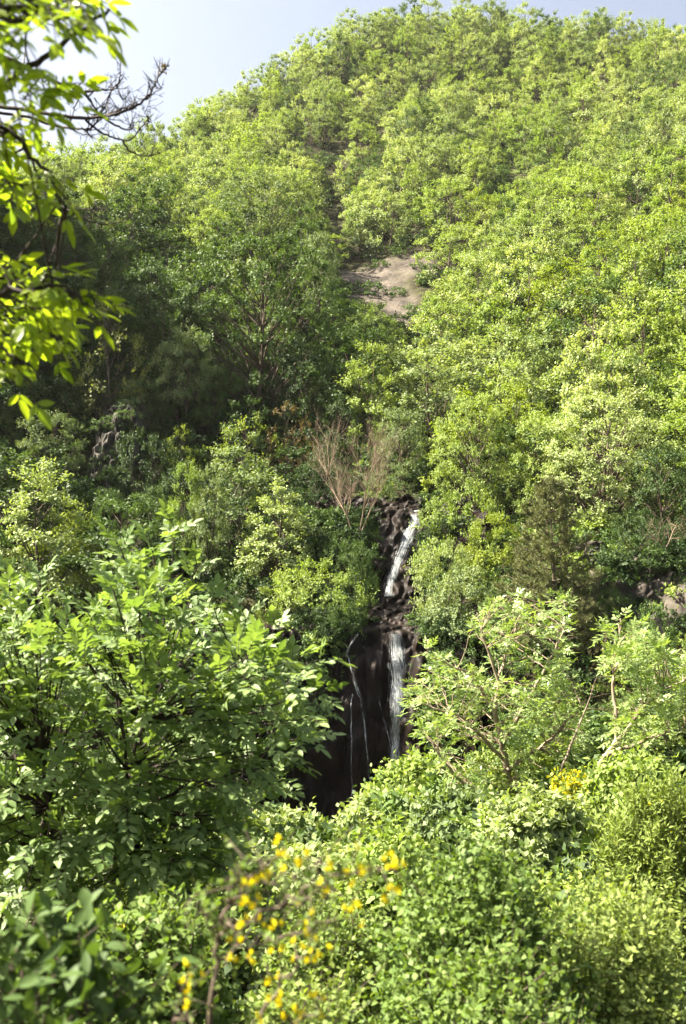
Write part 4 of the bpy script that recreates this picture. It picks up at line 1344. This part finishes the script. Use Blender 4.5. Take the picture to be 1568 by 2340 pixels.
def scatter(name, pts, rots, scales, meshes, label=None, cat=None, mats=None):
    me = bpy.data.meshes.new(name + '_points')
    me.vertices.add(len(pts))
    me.vertices.foreach_set('co', np.asarray(pts, np.float32).ravel())
    a = me.attributes.new('turn', 'FLOAT_VECTOR', 'POINT'); a.data.foreach_set('vector', np.asarray(rots, np.float32).ravel())
    a = me.attributes.new('size', 'FLOAT_VECTOR', 'POINT'); a.data.foreach_set('vector', np.asarray(scales, np.float32).ravel())
    me.update()
    src = bpy.data.collections.new(name + '_kinds')
    for k, q in enumerate(meshes):
        for mt in (mats or [None]):
            o = bpy.data.objects.new(name + '_kind', q)
            if mt:
                set_mat(o, mt)
            src.objects.link(o)
    ng = bpy.data.node_groups.new(name + '_scatter', 'GeometryNodeTree')
    ng.interface.new_socket('Geometry', in_out='INPUT', socket_type='NodeSocketGeometry')
    ng.interface.new_socket('Geometry', in_out='OUTPUT', socket_type='NodeSocketGeometry')
    N, L = ng.nodes.new, ng.links.new
    gi, go = N('NodeGroupInput'), N('NodeGroupOutput')
    ip = N('GeometryNodeInstanceOnPoints')
    ci = N('GeometryNodeCollectionInfo'); ci.inputs['Collection'].default_value = src
    ci.inputs['Separate Children'].default_value = True; ci.inputs['Reset Children'].default_value = True
    L(gi.outputs[0], ip.inputs['Points']); L(ci.outputs[0], ip.inputs['Instance'])
    ip.inputs['Pick Instance'].default_value = True
    rn = N('FunctionNodeRandomValue'); rn.data_type = 'INT'
    rn.inputs['Min'].default_value = 0 if False else 0
    for s_ in rn.inputs:
        if s_.name == 'Max' and s_.type == 'INT':
            s_.default_value = len(src.objects) - 1
        if s_.name == 'Min' and s_.type == 'INT':
            s_.default_value = 0
    oi = [s_ for s_ in rn.outputs if s_.type == 'INT'][0]
    L(oi, ip.inputs['Instance Index'])
    for nm, sock in (('turn', 'Rotation'), ('size', 'Scale')):
        na = N('GeometryNodeInputNamedAttribute'); na.data_type = 'FLOAT_VECTOR'; na.inputs['Name'].default_value = nm
        os_ = [s_ for s_ in na.outputs if s_.name == 'Attribute' and s_.enabled][0]
        L(os_, ip.inputs[sock])
    L(ip.outputs[0], go.inputs[0])
    o = link(name, me)
    md = o.modifiers.new('scatter', 'NODES'); md.node_group = ng
    tag(o, label, cat, kind='stuff')
    return o


rest = spots[NI:]
for _ in range(110):          # the same wood on the unseen spur added to shade the left slope
    x, y = rg.uniform(-62, -36), rg.uniform(64, 114)
    if x < -y * .345 - 4:
        rest.append((x, y, ground(x, y), rg.uniform(.6, 1.0)))
k = len(rest)
hh = np.array([q[3] for q in rest])
ww = rg.uniform(.85, 1.2, k) * (.35 + .75 * hh)
scatter('far_woods', [(q[0], q[1], q[2] - .3) for q in rest], [(0, 0, a) for a in rg.uniform(0, 6.28, k)], np.stack([ww, ww, hh], -1), FAR,
        'light green broadleaf wood covering the far hill up to the skyline', 'woods', [M['far'], M['fresh'], M['far'], M['pale'], M['far'], M['grey'], M['mid'], M['fresh'], M['far']])

# ground cover of low shrubs between the trees
pts = []
y = 3.0
while y < 230:
    s = .9 + .014 * y
    half = y * .345 + 3
    for x in np.arange(-half, half, s):
        px, py = x + rg.uniform(-.5, .5) * s, y + rg.uniform(-.5, .5) * s
        if 42 < py < 66 and -5.5 < px - .2 * (py - 46) < 6.5:
            continue
        if 38 < py < 47 and -6 < px < 6:
            continue
        if scar_mask(np.array([px]), np.array([py]))[0] > .3 and rg.random() < .45:
            continue
        if py < 6 and abs(px) < .8 and py < 2:
            continue
        g = ground(px, py)
        if py > 60 and not visible_top(px, py, g + 2.5):
            continue
        if blocks(px, py, g, 1.6, .8) and rg.random() < (.93 if py < 90 else .6):
            continue
        pts.append((px, py, g - .08, s))
    y += s
print('undergrowth', len(pts))
k = len(pts)
q = np.array(pts)
sc = (rg.uniform(.6, 1.2, k) * np.clip(q[:, 3] * .7, .7, 1.5))
sc = np.where(q[:, 1] < 9, sc * .55, sc)
RB = [BVHTree.FromPolygons([tuple(v.co) for v in o.data.vertices], [tuple(p.vertices) for p in o.data.polygons]) for o in COL.objects if o.name.startswith('rock_face')]
extra = []
for poly, n_, tr_, s_ in (([(690, 1190), (845, 1190), (840, 1290), (820, 1380), (690, 1400)], 120, CB, .9), ([(975, 1130), (1060, 1130), (1060, 1470), (960, 1470), (965, 1330)], 80, CB, .75),
                          ([(800, 1190), (872, 1185), (850, 1300), (830, 1370), (790, 1370)], 40, CB, .5),
                          ([(690, 1390), (850, 1385), (830, 1425), (770, 1450), (690, 1560)], 60, CB, .7), ([(960, 1480), (1050, 1480), (1040, 1750), (985, 1700)], 40, CB, .7),
                          ([(630, 1500), (720, 1480), (690, 1640), (660, 1800), (600, 1800)], 50, CB, .8),
                          ([(150, 900), (300, 900), (300, 1190), (150, 1190)], 30, RB[0], .7), ([(1370, 1180), (1660, 1180), (1660, 1300), (1500, 1290), (1420, 1300), (1370, 1330)], 60, RB[1], .75),
                          ([(1370, 1180), (1660, 1180), (1660, 1480), (1370, 1480)], 40, RB[1], .45)):
    for _ in range(n_ * 3):
        dx, dy = rg.uniform(min(c[0] for c in poly), max(c[0] for c in poly)), rg.uniform(min(c[1] for c in poly), max(c[1] for c in poly))
        if not in_poly(dx, dy, poly):
            continue
        h = hit(dx, dy, tr_)
        if h is not None and h.y < 75:
            extra.append((h.x, h.y + .25, h.z - .35, s_ * rg.uniform(.6, 1.2)))
            n_ -= 1
            if n_ <= 0:
                break
ex = np.array(extra)
q = np.concatenate([q, np.stack([ex[:, 0], ex[:, 1], ex[:, 2], ex[:, 3]], -1)])
sc = np.concatenate([sc, ex[:, 3]])
k = len(q)
turn = np.stack([np.zeros(k), np.zeros(k), rg.uniform(0, 6.28, k)], -1)
size = np.stack([sc, sc, sc * rg.uniform(.7, 1.2, k)], -1)
shady = (np.arange(k) >= k - len(ex)) | (q[:, 0] < (q[:, 1] - 60) * .09 - 1.0) & (q[:, 1] > 40) & (q[:, 1] < 105)  # plants given darker leaf colours to stand for shade
distant = (q[:, 1] > 95) & ~shady  # dark leaf colours imitate shadowed gaps between far crowns
for nm, sel, lab, mm in (('undergrowth', distant, 'low undergrowth coloured dark as shaded gaps between the trees of the far hill', [M['mid'], M['dark'], M['mid']]),
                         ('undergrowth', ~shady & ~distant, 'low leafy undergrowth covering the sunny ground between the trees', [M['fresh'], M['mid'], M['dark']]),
                         ('undergrowth', shady, 'low undergrowth with shade in its leaf colours, covering the left slope', [M['dark'], M['mid'], M['dark']])):
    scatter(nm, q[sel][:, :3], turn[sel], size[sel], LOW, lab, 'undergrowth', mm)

# ------------------------------------------------------------------ light
SD = Vector((-.66, .09, .745)).normalized()
el = math.asin(SD.z)
world = bpy.data.worlds.new('World')
scene.world = world
world.use_nodes = True
nt = world.node_tree
bg = nt.nodes['Background']
sky = nt.nodes.new('ShaderNodeTexSky')
sky.sky_type = 'NISHITA'
sky.sun_disc = False
sky.sun_elevation = el
sky.sun_rotation = math.atan2(SD.x, SD.y)
sky.altitude = 300
sky.air_density = 1.0
sky.dust_density = 8.0
sky.ozone_density = 0.3
hs = nt.nodes.new('ShaderNodeHueSaturation')
hs.inputs['Saturation'].default_value = .72
nt.links.new(sky.outputs[0], hs.inputs['Color'])
nt.links.new(hs.outputs[0], bg.inputs[0])
bg.inputs[1].default_value = 0.051
sd = bpy.data.lights.new('sun', 'SUN')
sd.energy = 5.0
sd.angle = math.radians(.5)
sd.color = (1.0, .91, .74)
so = bpy.data.objects.new('sun', sd)
so.rotation_euler = SD.to_track_quat('Z', 'Y').to_euler()
COL.objects.link(so)

# thin valley haze
m, nt, out = new_mat('haze')
pv = nt.nodes.new('ShaderNodeVolumePrincipled')
pv.inputs['Color'].default_value = (.93, .96, 1.0, 1)
pv.inputs['Density'].default_value = .00006
pv.inputs['Anisotropy'].default_value = .2
nt.links.new(pv.outputs[0], out.inputs['Volume'])
hx, z0, z1 = 910.0, min(TV[:, 2].min(), -40.0) - 1.0, max(TV[:, 2].max(), 10.0) + 14.0
hv = [(sx * hx, sy * hx, z) for z in (z0, z1) for sx, sy in ((-1, -1), (1, -1), (1, 1), (-1, 1))]
hz = link('haze', mesh_arrays('haze', hv, [[[0, 3, 2, 1], [4, 5, 6, 7], [0, 1, 5, 4], [1, 2, 6, 5], [2, 3, 7, 6], [3, 0, 4, 7]]], [m]))
tag(hz, 'thin pale haze in the air of the valley', 'haze', kind='stuff')

vs = scene.view_settings
vs.view_transform = 'Standard'
vs.look = 'None'
vs.exposure = 2.55
vs.gamma = 1.0
scene.render.engine = 'CYCLES'
cy = scene.cycles
cy.max_bounces = 4
cy.diffuse_bounces = 2
cy.transmission_bounces = 2
cy.transparent_max_bounces = 12
cy.glossy_bounces = 2
cy.volume_bounces = 0
cy.caustics_reflective = False
cy.caustics_refractive = False
